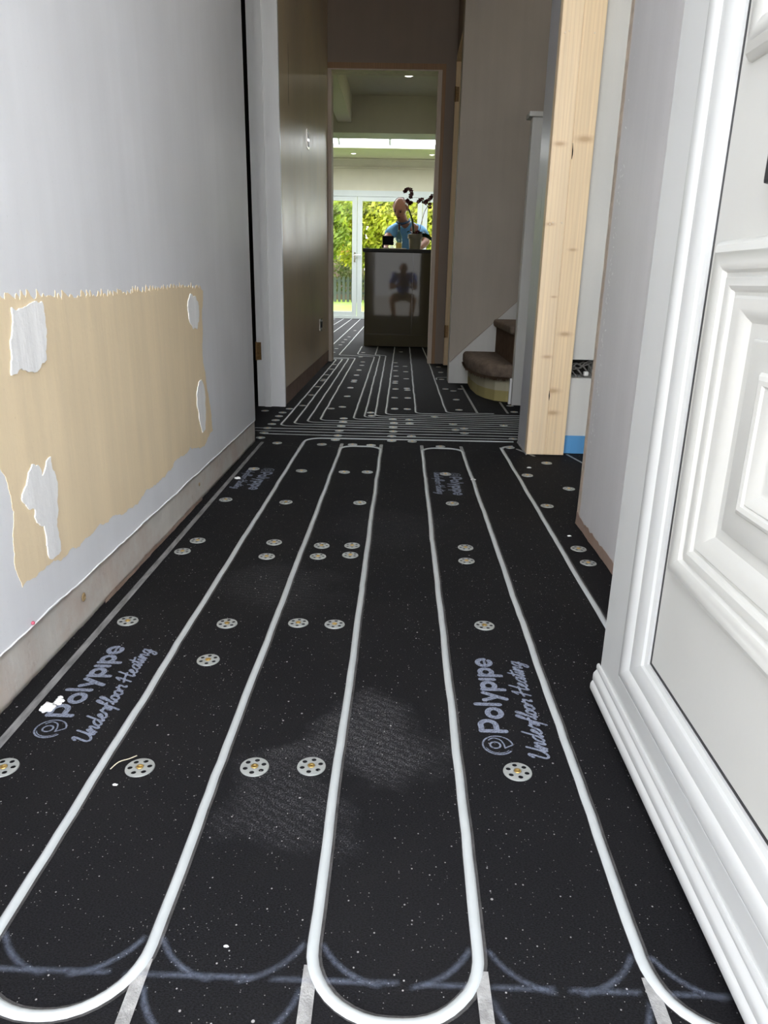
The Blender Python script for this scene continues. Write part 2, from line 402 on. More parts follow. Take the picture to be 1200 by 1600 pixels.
def ribbon(bm, pts, w, z, edge=False, round_caps=True):
    """flat strip on the floor; with edge=True it carries an attribute that fades to its sides"""
    lay = bm.verts.layers.float.get('edge') or (bm.verts.layers.float.new('edge') if edge else None)
    pts = [Vector((p[0], p[1])) for p in pts]
    cols = (-1, -.6, 0, .6, 1) if edge else (-1, 1)
    prev = None
    L = len(pts)
    for i, p in enumerate(pts):
        d = (pts[min(L - 1, i + 1)] - pts[max(0, i - 1)]).normalized(); s = Vector((-d.y, d.x))
        row = []
        for c in cols:
            v = bm.verts.new((p.x + s.x * w * c / 2, p.y + s.y * w * c / 2, z))
            if edge: v[lay] = max(0, 1 - abs(c)) * (0.0 if i in (0, L - 1) else 1.0)
            row.append(v)
        if prev:
            for k in range(len(cols) - 1): bm.faces.new((prev[k], prev[k + 1], row[k + 1], row[k]))
        prev = row
    if round_caps and not edge:
        for p in (pts[0], pts[-1]):
            bm.faces.new([bm.verts.new((p.x + w / 2 * math.cos(a * PI / 8), p.y + w / 2 * math.sin(a * PI / 8), z)) for a in range(16)])
    return bm

# ------------------------------------------------------------------ SETTING: house shell
# floor boards of the hall and kitchen
fl_ = struct('floor', boxes([(-.70, 1.7, -.02, 5.88, -.03, 0), (-3.3, 2.7, 5.88, 12.86, -.03, 0), (-2.6, -.70, 2.5, 4.2, -.03, 0)]), MT['board'],
             label='black insulation board floor with routed channels')
struct('ground', boxes([(-40, 40, -30, -.02, -.25, -.15)]), MT['paving'])
lawn = bmesh.new(); bmesh.ops.create_grid(lawn, x_segments=60, y_segments=60, size=1)
bmesh.ops.scale(lawn, verts=lawn.verts, vec=(30, 24, 1)); bmesh.ops.translate(lawn, verts=lawn.verts, vec=(0, 37, 0))
for v in lawn.verts:
    v.co.z = -.06 + .0035 * max(0, v.co.y - 14) + .02 * noise.noise(Vector((v.co.x * .4, v.co.y * .4, 0)))
tag(struct('lawn', lawn, MT['grass']), kind='structure')

# left wall of the entrance hall, with the bare strip where the skirting was
bm = bmesh.new()
def wall_face(bm, z0, z1, xoff):
    pass
box(bm, -.70, -.557, -.02, 2.735, .084, 2.5)
box(bm, -.70, -.563, -.02, 2.735, 0, .084)
wl = struct('wall_left', bm, MT['paint_near'])
# header over the side doorway
struct('wall_left_header', boxes([(-.70, -.557, 2.735, 3.56, 2.04, 2.5)]), MT['paint_near'], parent=wl)
# bare strip: rough grid
def rough_sheet(y0, y1, z0, z1, x, amp, ny, nz, ragged=.004, seed=3, sx=1):
    bm = bmesh.new(); rnd = random.Random(seed); g = []
    for i in range(ny + 1):
        row = []
        for j in range(nz + 1):
            y = y0 + (y1 - y0) * i / ny; z = z0 + (z1 - z0) * j / nz
            if j == nz: z += ragged * noise.noise(Vector((y * 9, 0, seed))) + ragged * .7 * noise.noise(Vector((y * 45, 3, seed)))
            dx = amp * noise.noise(Vector((y * 14, z * 30, seed))) + amp * .6 * noise.noise(Vector((y * 55, z * 60, seed)))
            row.append(bm.verts.new((x + sx * dx, y, z)))
        g.append(row)
    for i in range(ny):
        for j in range(nz): bm.faces.new((g[i][j], g[i + 1][j], g[i + 1][j + 1], g[i][j + 1]))
    return bm
def thicken(bm, d):
    bmesh.ops.solidify(bm, geom=list(bm.faces), thickness=d); return bm
o = struct('bare_strip', thicken(rough_sheet(.0, 2.735, 0, .082, -.5605, .0016, 320, 8, .003), .003), MT['bare_strip'], parent=wl, smooth=True)
o['label'] = 'rough bare plaster strip where the skirting board was'
# torn paint ridge along the top of the strip
bm = bmesh.new()
pts = [(-.5565, y * .02 + 0.0, .0855 + .004 * noise.noise(Vector((y * .18, 0, 7))) + .002 * noise.noise(Vector((y * .9, 0, 9)))) for y in range(0, 137)]
tube(bm, pts, [.0012 + .0011 * abs(noise.noise(Vector((i * .7, 2, 2)))) for i in range(len(pts))], 5)
o = struct('torn_paint_ridge', bm, MT['filler'], parent=wl); o['label'] = 'torn white paint edge'
# pink chipped lip at the floor
o = struct('plaster_chip', thicken(rough_sheet(1.25, 1.95, 0, .009, -.5565, .002, 90, 2, .006, 11), .002), MT['pink_strip'], parent=wl)
o['label'] = 'pinkish broken plaster lip at the floor'
# exposed tan area and white filler, traced in wall coordinates (y, z)
rnd = random.Random(21); top = [(.60, .575)]; yy = .66
while yy < 2.05:
    base = .572 - .006 * math.sin((yy - .95) * 5); top += [(yy, base + rnd.uniform(-.004, .002)), (yy + rnd.uniform(.002, .006), base + rnd.uniform(.003, .013))]; yy += rnd.uniform(.010, .030)
tan = top + [(2.074, .567), (2.05, .47), (2.035, .387), (2.06, .30), (2.10, .171),
       (2.02, .150), (1.86, .172), (1.721, .166), (1.60, .148), (1.51, .152), (1.376, .140), (1.222, .152), (1.118, .150), (1.03, .158), (.973, .155), (.965, .21), (.979, .272), (.96, .342), (.80, .36), (.60, .38)]
def plate(pts, x, t, amp, seed, lv=4): return extrude_poly(jag(pts, amp, lv, seed), lambda y, z: (x, y, z), (t, 0, 0))
o = struct('exposed_plaster', plate(tan, -.5585, .0022, .010, 5, 5), MT['tan'], parent=wl); o['label'] = 'tan patch of exposed plaster with ragged edges'
for k, (poly, sd_) in enumerate([
    ([(1.045, .556), (1.10, .560), (1.135, .562), (1.140, .52), (1.128, .475), (1.10, .462), (1.05, .470), (1.02, .463), (1.028, .50), (1.04, .53)], 1),
    ([(1.925, .548), (1.955, .562), (1.99, .555), (2.012, .54), (2.01, .49), (1.99, .470), (1.955, .472), (1.918, .50), (1.914, .53)], 2),
    ([(1.965, .318), (1.99, .332), (2.012, .326), (2.035, .28), (2.03, .24), (2.015, .190), (1.985, .186), (1.965, .22), (1.945, .27), (1.948, .30)], 3),
    ([(1.002, .285), (1.02, .30), (1.045, .327), (1.06, .322), (1.068, .302), (1.09, .322), (1.103, .325), (1.112, .29), (1.106, .242), (1.098, .20), (1.098, .166), (1.062, .166), (1.058, .20), (1.056, .225), (1.036, .236), (1.035, .258), (1.02, .262)], 4)]):
    o = struct('filler_patch', plate(poly, -.5565, .0022, .006, 20 + sd_, 4), MT['filler'], parent=wl)
    o['label'] = 'white filler smear'
# red pencil dot, hole
bm = bmesh.new(); bmesh.ops.create_uvsphere(bm, u_segments=8, v_segments=6, radius=.003); bmesh.ops.translate(bm, verts=bm.verts, vec=(-.555, .985, .0905))
struct('paint_spot', bm, simple('pink_red_mark', (.55, .10, .16), .6), parent=wl)
for (y, z, r) in ((1.165, .052, .006), (1.93, .05, .004)):
    bm = bmesh.new(); lathe(bm, [(0.0005, .0), (r * .5, .0015), (r, .0012), (r * 1.4, 0)], n=14)
    bmesh.ops.rotate(bm, verts=bm.verts, matrix=Matrix.Rotation(PI / 2, 3, 'Y')); bmesh.ops.translate(bm, verts=bm.verts, vec=(-.5575, y, z))
    struct('screw_hole', bm, simple('ochre_plug', (.34, .24, .12), .8), parent=wl)

# far part of the left wall, past the side doorway
wf = struct('wall_hall_left', boxes([(-.70, -.573, 3.58, 5.76, .088, 2.5), (-.70, -.579, 3.58, 5.76, 0, .088)]), MT['warm_lit_plaster'])
o = struct('bare_strip', thicken(rough_sheet(3.58, 5.75, 0, .087, -.5765, .0016, 160, 5, .003, 13), .002), MT['pink_strip'], parent=wf); o['label'] = 'raw pinkish plaster strip at the foot of the wall'
# side room beyond the left doorway, lack of light painted as near-black walls
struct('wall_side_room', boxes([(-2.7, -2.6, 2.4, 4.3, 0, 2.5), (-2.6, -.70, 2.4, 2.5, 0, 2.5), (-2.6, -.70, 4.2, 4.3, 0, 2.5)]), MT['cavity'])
# jamb of the left doorway: lining with door stop
d1 = bmesh.new()
box(d1, -.707, -.571, 3.56, 3.585, 0, 2.04); box(d1, -.672, -.640, 3.547, 3.56, 0, 2.03); box(d1, -.60, -.5705, 3.556, 3.56, 0, 2.04)
box(d1, -.707, -.571, 2.735, 3.585, 2.04, 2.065)
dj = struct('door_1', d1, MT['gloss_white']); dj['label'] = 'white gloss painted door lining of the left doorway, door removed'
bm = boxes([(-.706, -.684, 3.555, 3.562, .228, .312)]); bevel(bm, .002, 1)
hb = boxes([(-.706, -.684, 3.5545, 3.562, .228, .312)]); tube(hb, [(-.708, 3.553, .226), (-.708, 3.553, .314)], .0045, 10)
bm.free()
o = obj('hinge', hb, MT['hinge'], dj); o['label'] = 'bronze butt hinge'

# back wall with the kitchen doorway
wb = struct('wall_back', boxes([(-.70, -.575, 5.75, 5.87, 0, 2.5), (.262, 1.7, 5.75, 5.87, 0, 2.5), (-.575, .262, 5.75, 5.87, 2.062, 2.5)]), MT['hall_back'])
d2 = struct('door_2', boxes([(-.572, -.546, 5.742, 5.88, 0, 2.022), (.208, .236, 5.742, 5.88, 0, 2.022), (-.572, .236, 5.742, 5.88, 2.022, 2.046)]), MT['plain_lining'])
d2['label'] = 'plain door lining of the kitchen doorway'
bm = bmesh.new()
box(bm, -.573, .262, 5.738, 5.76, 2.030, 2.066); box(bm, .237, .262, 5.738, 5.76, 0, 2.03)
for (x, z, s) in ((.25, 1.62, .006), (.243, .55, .006), (.25, 1.18, .005)): pass
o = struct('timber_packer', bm, MT['pine_lining'], parent=d2); o['label'] = 'dark bare timber edging round the lining'

# right side of the far hall: doorway next to the stairs, in pale pine
wr = struct('wall_hall_right', boxes([(.335, .435, 5.70, 5.75, 0, 2.5), (.335, .435, 4.75, 4.82, 0, 2.5), (.335, .435, 4.75, 5.75, 2.10, 2.5)]), MT['hall_back'])
d3 = struct('door_3', boxes([(.328, .44, 5.655, 5.70, 0, 2.06), (.328, .44, 4.82, 5.70, 2.06, 2.10), (.328, .44, 4.82, 4.845, 0, 2.06)]), MT['pine_jamb'])
d3['label'] = 'pale bare pine door lining beside the stair wall'
for z in (.255, 1.86):
    hb = boxes([(.331, .352, 5.649, 5.657, z - .045, z + .045)]); tube(hb, [(.328, 5.65, z - .047), (.328, 5.65, z + .047)], .005, 8)
    o = obj('hinge', hb, MT['hinge'], d3); o['label'] = 'upper bronze hinge' if z > 1 else 'lower bronze hinge'
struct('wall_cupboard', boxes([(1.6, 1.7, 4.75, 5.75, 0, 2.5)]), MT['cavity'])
# stair wall (faces the front door) with the sloping string board
sw = struct('wall_stair', boxes([(.303, 1.7, 4.63, 4.75, 0, 4.6)]), MT['stair_wall'])

# ceiling: hall, with stairwell opening; shaft left open to the sky, added for daylight
struct('ceiling', boxes([(-.75, 1.8, -.02, 3.75, 2.5, 2.6), (-.75, .75, 3.75, 4.63, 2.5, 2.6), (-.75, .303, 4.63, 4.75, 2.5, 2.6), (-.75, 1.75, 4.75, 5.86, 2.5, 2.6), (-2.75, -.75, 2.4, 4.3, 2.5, 2.6)]), MT['ceiling'])
struct('wall_light_shaft', boxes([(.65, .75, 3.65, 4.62, 2.601, 4.6), (1.7, 1.8, 3.65, 4.62, 2.51, 4.6), (.75, 1.7, 3.65, 3.75, 2.601, 4.6)]), MT['stair_wall'])

# alcove on the right, between the hall stub wall and the timber post
aw = bmesh.new()
for b in ((.60, .612, 2.668, 2.83, 0, 2.5), (.612, .712, 2.668, 2.83, .348, 2.5), (.612, .712, 2.668, 2.83, .068, .281), (.712, 1.7, 2.668, 2.83, .068, 2.5), (.60, 1.7, 2.675, 2.83, 0, .068)): box(aw, *b)
wa = struct('wall_alcove', aw, MT['alcove'])
o = struct('blue_edge_strip', boxes([(.60, 1.7, 2.662, 2.674, .001, .068)]), MT['blue'], parent=wa); o['label'] = 'blue perimeter foam strip'
cav = bmesh.new()
box(cav, .612, .712, 2.79, 2.80, .27, .36); struct('socket_cavity', cav, MT['cavity'], parent=wa, label='dark recess for a socket box')
bm = bmesh.new(); rnd = random.Random(2)
for k in range(6):
    z0 = .34 - .008 * k
    pts = [(.612 + i * .016, 2.69 + .03 * rnd.random(), z0 - .02 * math.sin(i * .7 + k) - .003 * i + rnd.uniform(-.004, .004)) for i in range(7)]
    tube(bm, smooth_path(pts, 4), .0028, 6)
o = obj('cable_bundle', bm, MT['cable']); tag(o, 'tangle of grey cables in the square hole in the alcove wall', 'cables')
bm = boxes([(.673, .690, 2.682, 2.70, .288, .304)]); bevel(bm, .004, 2)
o = obj('cable_connector', bm, MT['white_plastic']); tag(o, 'small white connector block in the square wall hole, beside the cables', 'connector')

# timber and plaster post at the end of the alcove wall
post = empty('timber_post', (.545, 2.63, 0), 'pale knotty pine post with a plastered grey side, right of the hall', 'post')
MT['pine_a'] = pine('pine_board_left', (.91, .72, .48), (.62, .42, .24), knots=[(-.045, 0, 1.045, .018), (-.055, 0, .80, .014), (-.025, 0, .36, .016), (-.02, 0, .565, .010)])
MT['pine_b'] = pine('pine_board_right', (.89, .69, .44), (.60, .40, .22), knots=[(.035, 0, 1.06, .026), (.03, 0, .72, .013), (.03, 0, .44, .020), (.004, 0, .24, .024), (.012, 0, .16, .022)])
def board_bm(x0, x1, y0, y1, z0, z1, r=.003):
    b = boxes([(x0, x1, y0, y1, z0, z1)]); bevel(b, r, 2); return b
o = obj('board', board_bm(.474, .541, 2.618, 2.66, .003, 2.5), MT['pine_a'], post); o['label'] = 'left half of the pine post'
o = obj('board', board_bm(.5405, .612, 2.618, 2.66, .003, 2.5), MT['pine_b'], post); o['label'] = 'right half of the pine post'
o = obj('plaster_face', boxes([(.476, .600, 2.655, 2.84, .0, 2.5)]), MT['post_side'], post); o['label'] = 'smooth satin grey plaster side'
o = obj('edge_bead', board_bm(.4725, .4775, 2.62, 2.835, .0, .006, .001), MT['foil'], post); o['label'] = 'bright line at the foot of the plaster'
MT['nail'] = simple('pale_filler', (.80, .66, .50), .7)
for (x, z) in ((.487, 1.36), (.50, 1.365), (.58, 1.36), (.49, .09), (.507, .09), (.50, .805), (.53, .805), (.49, .80), (.57, .088)):
    bm = bmesh.new(); m4 = Matrix.Translation((x, 2.6175, z)) @ Matrix.Rotation(PI / 2, 4, 'X'); bmesh.ops.create_cone(bm, cap_ends=True, segments=12, radius1=.003, radius2=.0026, depth=.002, matrix=m4)
    o = obj('nail_filler', bm, MT['nail'], post); o['label'] = 'pale filled nail head'
bm = bmesh.new()
pts = [(.5432 + .001 * math.sin(i), 2.6172, 1.00 + i * .012) for i in range(5)]
ribbon_v = []
for i, p in enumerate(pts):
    wv = [.0006, .0016, .002, .0013, .0005][i]
    ribbon_v.append((bm.verts.new((p[0] - wv, p[1], p[2])), bm.verts.new((p[0] + wv, p[1], p[2]))))
for i in range(4): bm.faces.new((ribbon_v[i][0], ribbon_v[i][1], ribbon_v[i + 1][1], ribbon_v[i + 1][0]))
thicken(bm, .0006); o = obj('crack', bm, MT['cavity'], post); o['label'] = 'dark split at mid height'; bm = bmesh.new()
z0 = .205
rv = []
for i in range(5):
    wv = [.0004, .0016, .0022, .0012, .0004][i]
    rv.append((bm.verts.new((.5405 - wv - .0004 * i, 2.6172, z0 + i * .009)), bm.verts.new((.5405 + wv - .0004 * i, 2.6172, z0 + i * .009))))
for i in range(4): bm.faces.new((rv[i][0], rv[i][1], rv[i + 1][1], rv[i + 1][0]))
thicken(bm, .0006)
o = obj('crack', bm, MT['cavity'], post); o['label'] = 'dark split low on the post'

# stub wall on the right between front door and alcove
ws = struct('wall_right', boxes([(.478, .60, -.02, 1.822, .0, 2.5)]), MT['stub'])
o = struct('bare_edge', thicken(rough_sheet(1.797, 1.824, 0, 2.5, .4770, .0006, 4, 200, 0, 5), .001), simple('tan_edge_bead', (.85, .76, .66), .8, var=.15, scale=40), parent=ws); o['label'] = 'narrow unpainted edge of the wall end'
o = struct('bare_strip', thicken(rough_sheet(.9, 1.824, 0, .028, .4760, .0015, 120, 3, .010, 17), .002), MT['pink_strip'], parent=ws); o['label'] = 'pinkish raw plaster at the foot'
bm = bmesh.new(); rnd = random.Random(9)
for i in range(130):
    z = rnd.uniform(.25, .85) if i < 110 else rnd.uniform(.05, 1.2); y = 1.765 - rnd.random() ** 2 * .03 - (.85 - z) * .0; s = rnd.uniform(.0008, .0022)
    a = rnd.uniform(0, PI); L = rnd.uniform(1, 3.5)
    vs = [bm.verts.new((.4768, y + s * (c * math.cos(a) * L - d * math.sin(a)), z + s * (c * math.sin(a) * L + d * math.cos(a)))) for c, d in ((-1, -.6), (.9, -1), (1, .6), (-.8, 1))]
    bm.faces.new(vs)
o = struct('plaster_splatter', bm, MT['filler'], parent=ws); o['label'] = 'white plaster splatter beside the edge'
# alcove side room: outer walls and unseen window added to light the alcove
struct('wall_alcove_side', boxes([(1.7, 1.8, -.12, 5.9, 0, 2.5)]), MT['alcove'])
# front wall: doorway widened and raised to let in daylight, and the added window
struct('wall_front', boxes([(-.75, -.60, -.12, .0, -.15, 2.6), (.44, .70, -.12, .0, -.15, 2.6), (-.60, .44, -.12, 0, 2.44, 2.6), (.70, 1.55, -.12, 0, -.15, .85), (.70, 1.55, -.12, 0, 2.05, 2.6), (1.55, 1.8, -.12, 0, -.15, 2.6)]), MT['kitchen_wall'])
w1 = struct('added_window_1', boxes([(.70, .75, -.09, -.03, .85, 2.05), (1.50, 1.55, -.09, -.03, .85, 2.05), (.75, 1.50, -.09, -.03, .85, .90), (.75, 1.50, -.09, -.03, 2.0, 2.05)]), MT['upvc'])  # unseen window, added so daylight reaches the alcove
obj('pane', boxes([(.75, 1.50, -.062, -.058, .90, 2.0)]), MT['glass'], w1)
struct('trim_1', boxes([(-.60, -.55, -.10, -.02, -.02, 2.44), (.40, .44, -.10, -.02, -.02, 2.44), (-.55, .40, -.10, -.02, 2.09, 2.14), (-.55, .40, -.10, -.02, 2.40, 2.44)]), MT['upvc'], label='white front door frame')
struct('trim_2', boxes([(-.55, .40, -.10, -.021, -.15, -.004)]), MT['foil'], label='front door threshold')

# ------------------------------------------------------------------ kitchen shell
kw = struct('wall_kitchen_left', boxes([(-3.4, -3.3, 5.74, 12.95, -.1, 2.62), (-3.3, -.70, 5.751, 5.87, 0, 2.5)]), MT['kitchen_wall'])
struct('wall_kitchen_right', boxes([(2.7, 2.8, 5.74, 12.95, -.1, 2.62), (1.7, 2.7, 5.751, 5.87, 0, 2.5)]), MT['kitchen_wall'])
struct('ceiling_kitchen', boxes([(-3.31, 2.71, 5.86, 8.12, 2.385, 2.48), (-3.31, 2.71, 8.41, 8.85, 2.49, 2.51), (-3.31, 2.71, 11.72, 12.82, 2.49, 2.51), (-3.31, -2.2, 8.85, 11.72, 2.49, 2.51), (1.7, 2.71, 8.85, 11.72, 2.49, 2.51)]), MT['kitchen_ceiling'])
struct('trim_3', boxes([(-3.3, 2.7, 8.1, 8.42, 2.045, 2.60)]), MT['kitchen_wall'], label='deep header beam across the kitchen')
struct('trim_4', boxes([(-.705, -.565, 5.87, 8.1, 2.135, 2.386)]), MT['kitchen_ceiling'], label='boxed beam running under the kitchen ceiling')
# cornice and garden wall head
struct('wall_garden', boxes([(-3.4, 2.8, 12.80, 12.95, 2.035, 2.62), (-3.4, -3.2, 12.80, 12.95, -.1, 2.035), (2.6, 2.8, 12.80, 12.95, -.1, 2.035)]), MT['kitchen_wall'])
bm = extrude_poly([(12.80, 2.49), (12.60, 2.49), (12.60, 2.475), (12.66, 2.465), (12.72, 2.41), (12.775, 2.385), (12.775, 2.365), (12.80, 2.365)], lambda y, z: (-3.3, y, z), (6.0, 0, 0))
struct('trim_5', bm, MT['kitchen_wall'], label='cornice above the garden doors')
# roof lantern: kerb, rafters, glass
kerb = struct('trim_6', boxes([(-2.26, -2.201, 8.79, 11.78, 2.511, 2.545), (1.701, 1.76, 8.79, 11.78, 2.511, 2.545), (-2.2, 1.7, 8.79, 8.849, 2.511, 2.545), (-2.2, 1.7, 11.721, 11.78, 2.511, 2.545)]), MT['white_frame'], label='white kerb of the roof lantern')
bm = bmesh.new()
ridge = [(-1.0, 10.28, 3.35), (.5, 10.28, 3.35)]
corners = [(-2.2, 8.85, 2.55), (1.7, 8.85, 2.55), (1.7, 11.72, 2.55), (-2.2, 11.72, 2.55)]
tube(bm, ridge, .04, 6)
for a, b in ((corners[0], ridge[0]), (corners[3], ridge[0]), (corners[1], ridge[1]), (corners[2], ridge[1])): tube(bm, [a, b], .035, 6)
for x in (-1.0, -.25, .5):
    for yy in (8.85, 11.72): tube(bm, [(x, yy, 2.55), (x, 10.28, 3.35)], .025, 6)
o = struct('lantern_rafters', bm, MT['white_frame'], parent=kerb)
bm = bmesh.new()
c = [bm.verts.new(p) for p in corners]; r1, r2 = bm.verts.new(ridge[0]), bm.verts.new(ridge[1])
for f in ((c[0], c[1], r2, r1), (c[2], c[3], r1, r2), (c[3], c[0], r1), (c[1], c[2], r2)): bm.faces.new(f)
o = struct('lantern_glass', bm, MT['glass'], parent=kerb)

# sliding garden doors
stiles = [(-3.2, -3.12), (-1.99, -1.83), (-.875, -.71), (.205, .37), (1.30, 1.45), (2.52, 2.6)]
gd = bmesh.new()
box(gd, -3.2, 2.6, 12.80, 12.88, 1.945, 2.035); box(gd, -3.2, 2.6, 12.78, 12.88, -.02, .035)
d4 = struct('door_4', gd, MT['white_frame'], label='white framed glazed garden doors')
for i in range(5):
    xa = (stiles[i][0] + stiles[i][1]) / 2 + .004; xb = (stiles[i + 1][0] + stiles[i + 1][1]) / 2 - .004
    sash = boxes([(xa, xa + .078, 12.805, 12.87, .037, 1.943), (xb - .078, xb, 12.805, 12.87, .037, 1.943), (xa + .078, xb - .078, 12.81, 12.865, .037, .115), (xa + .078, xb - .078, 12.81, 12.865, 1.875, 1.943)])
    so_ = obj('door_sash', sash, MT['white_frame'], d4)
    obj('pane', boxes([(xa + .078, xb - .078, 12.835, 12.842, .115, 1.875)]), MT['glass'], so_)
hb = boxes([(-.845, -.815, 12.79, 12.806, .92, 1.08)]); bevel(hb, .004, 1); tube(hb, [(-.83, 12.79, 1.03), (-.83, 12.76, 1.03), (-.72, 12.755, 1.03)], .009, 8)
o = obj('door_handle', hb, MT['socket'], d4); o['label'] = 'lever handle'

# ------------------------------------------------------------------ FRONT DOOR LEAF (open, outer face towards the hall)
door = empty('front_door', (.335, .10, .02), 'open white panelled front door on the right, letter plate in its middle rail', 'door')
X0 = .312
def rings_bm(rs, fill=True):
    """nested rectangles (y0,y1,z0,z1,p) joined in order; p = how far the surface stands out towards the hall"""
    bm = bmesh.new(); prev = None
    for (y0, y1, z0, z1, p) in rs:
        cur = [bm.verts.new((X0 - p, y, z)) for y, z in ((y0, z0), (y1, z0), (y1, z1), (y0, z1))]
        if prev:
            for k in range(4): bm.faces.new((prev[k], prev[(k + 1) % 4], cur[(k + 1) % 4], cur[k]))
        prev = cur
    if fill: bm.faces.new(prev)
    return bm
Y1, Y0, Z0, Z1 = .965, .105, .022, 2.04
gy1, gy0, gz0, gz1 = .803, .265, .155, 1.905
# sash: flat outer band, then stepped bead down to the gasket
def sash_ring(fy, fz, p): return (gy0 - fy, gy1 + fy, gz0 - fz, gz1 + fz, p)
rs = [(Y0, Y1, Z0, Z1, -.045), (Y0, Y1, Z0, Z1, -.002), (Y0 + .002, Y1 - .002, Z0 + .002, Z1 - .002, 0),
      sash_ring(.078, .066, 0), sash_ring(.075, .063, -.0035), sash_ring(.073, .061, -.0035), sash_ring(.070, .058, .004), sash_ring(.062, .052, .0065), sash_ring(.052, .044, .0065), sash_ring(.044, .037, .0035),
      sash_ring(.040, .034, .001), sash_ring(.036, .030, .0015), sash_ring(.024, .020, .0005), sash_ring(.014, .012, -.003), sash_ring(.012, .010, -.006), sash_ring(.006, .005, -.008), sash_ring(.005, .004, -.014)]
bm = rings_bm(rs, False)
# back face and rim
bk = [bm.verts.new((X0 + .045, y, z)) for y, z in ((Y0, Z0), (Y1, Z0), (Y1, Z1), (Y0, Z1))]; bm.faces.new(bk)
bmesh.ops.remove_doubles(bm, verts=bm.verts, dist=.00001)
o = obj('sash_frame', bm, MT['upvc'], door, auto=28)
bm = rings_bm([sash_ring(.005, .004, -.0105), sash_ring(.0, .0, -.0095), sash_ring(-.001, -.001, -.014)], False)
o = obj('gasket', bm, MT['gasket'], door); o['label'] = 'thin black rubber seal'
# moulded panel insert
py0, py1 = .285, .780
def panel_rings(z0, z1):
    out = []
    for f, p in ((0, -.0105), (.001, -.004), (.006, .006), (.014, .0115), (.026, .0115), (.033, .008), (.036, .0015), (.040, .0015), (.0415, .006), (.050, .0065), (.054, .004), (.0565, -.001), (.060, -.001), (.063, .003), (.073, .001), (.083, -.006), (.088, -.011), (.103, -.012),
                 (.1035, -.006), (.106, -.0045), (.134, -.0015), (.137, .004), (.141, .0065), (.146, .005), (.148, .001), (.150, .003), (.156, .001), (.163, -.006), (.168, -.007)):
        out.append((py0 + f, py1 - f, z0 + f * .86, z1 - f * .86, p))
    return out
def fix(rs): return [(a, b, c, d, -.0105 + (p + .0105) * .60) for a, b, c, d, p in rs]
lo = fix(panel_rings(.286, .647)); up = fix(panel_rings(.804, 1.74))
bm = rings_bm(lo)
b2 = rings_bm(up); me_ = bpy.data.meshes.new('tmp'); b2.to_mesh(me_); b2.free(); bm.from_mesh(me_); bpy.data.meshes.remove(me_)
o = obj('raised_panel', bm, MT['upvc_panel'], door, auto=25)
# flat field round the two moulded panels
def field(x):
    bm = bmesh.new()
    for (a, b_, c_, d_) in ((gy0 - .004, gy1 + .004, gz0 - .004, .2865), (gy0 - .004, gy1 + .004, .6465, .8045), (gy0 - .004, gy1 + .004, 1.7395, gz1 + .004),
                            (gy0 - .004, py0 + .0004, .2865, .6465), (py1 - .0004, gy1 + .004, .2865, .6465), (gy0 - .004, py0 + .0004, .8045, 1.7395), (py1 - .0004, gy1 + .004, .8045, 1.7395)):
        bm.faces.new([bm.verts.new((x, y, z)) for y, z in ((a, c_), (b_, c_), (b_, d_), (a, d_))])
    bmesh.ops.remove_doubles(bm, verts=bm.verts, dist=.0008)
    return bm
bm = field(X0 + .0105)
obj('door_field', bm, MT['upvc_panel'], door)
# weather bar along the bottom edge
prof = [(0, .088), (.003, .087), (.0042, .082), (.0042, .074), (.0030, .071), (.0048, .067), (.0078, .061), (.0085, .054), (.0085, .042), (.0075, .039), (.0095, .035), (.0112, .028), (.0112, .016), (.009, .009), (0, .009)]
bm = extrude_poly([(p * .9, .009 + (z - .009) * .58) for p, z in prof], lambda p, z: (X0 - p, .105, z + .004), (0, .866, 0))
o = obj('weather_bar', bm, MT['upvc'], door, auto=35); o['label'] = 'moulded drip rail across the bottom'
# letter plate
bm = boxes([(X0 - .003, X0 + .0105, .380, .688, .688, .718)]); bevel(bm, .003, 2)
lp = obj('letter_plate', bm, MT['gasket'], door); lp['label'] = 'dark letter plate'
obj('letter_flap', board_bm(X0 - .005, X0 - .002, .395, .671, .692, .714, .0012), simple('dark_metal', (.05, .05, .055), .3, metal=.8), lp)

# ------------------------------------------------------------------ STAIRS
st = empty('staircase', (.6, 4.2, 0), 'carpeted stairs climbing to the right, bare yellowed lowest step', 'stairs')
def prism_z(pts, z0, z1):
    return extrude_poly(pts, lambda x, y: (x, y, z0), (0, 0, z1 - z0))
foot = [(.415, 4.62), (.410, 4.35), (.425, 4.12), (.455, 4.0), (.50, 3.91), (.555, 3.875), (.62, 3.865), (.9, 3.865), (.9, 4.62)]
o = obj('step_riser', prism_z([(x + .012, y + .012 if y < 4.6 else y) for x, y in foot], .0, .058), MT['yellow_step'], st); o['label'] = 'yellow stained lower band of the first step'
o = obj('step_riser', prism_z([(x + .010, y + .010 if y < 4.6 else y) for x, y in foot], .058, .135), MT['bare_step'], st); o['label'] = 'bare cream band of the first step'
tp = [(x - .028 if x < .8 else x, (y - .028 if y < 4.6 else y)) for x, y in foot]
bm = prism_z([(p.x, p.y) for p in [Vector(q) for q in tp]], .128, .202); bmesh.ops.recalc_face_normals(bm, faces=bm.faces)
eds = [e for e in bm.edges if abs(e.verts[0].co.z - e.verts[1].co.z) < 1e-5 and len(e.link_faces) == 2 and any(abs(f.normal.z) < .5 for f in e.link_faces)]
bmesh.ops.bevel(bm, geom=eds, offset=.026, segments=5, affect='EDGES', profile=.5)
for v in bm.verts:
    v.co += Vector((1, .6, 1)) * .0035 * noise.noise(v.co * 22)
o = obj('tread', bm, MT['carpet'], st, auto=50); o['label'] = 'first tread under worn brown carpet'
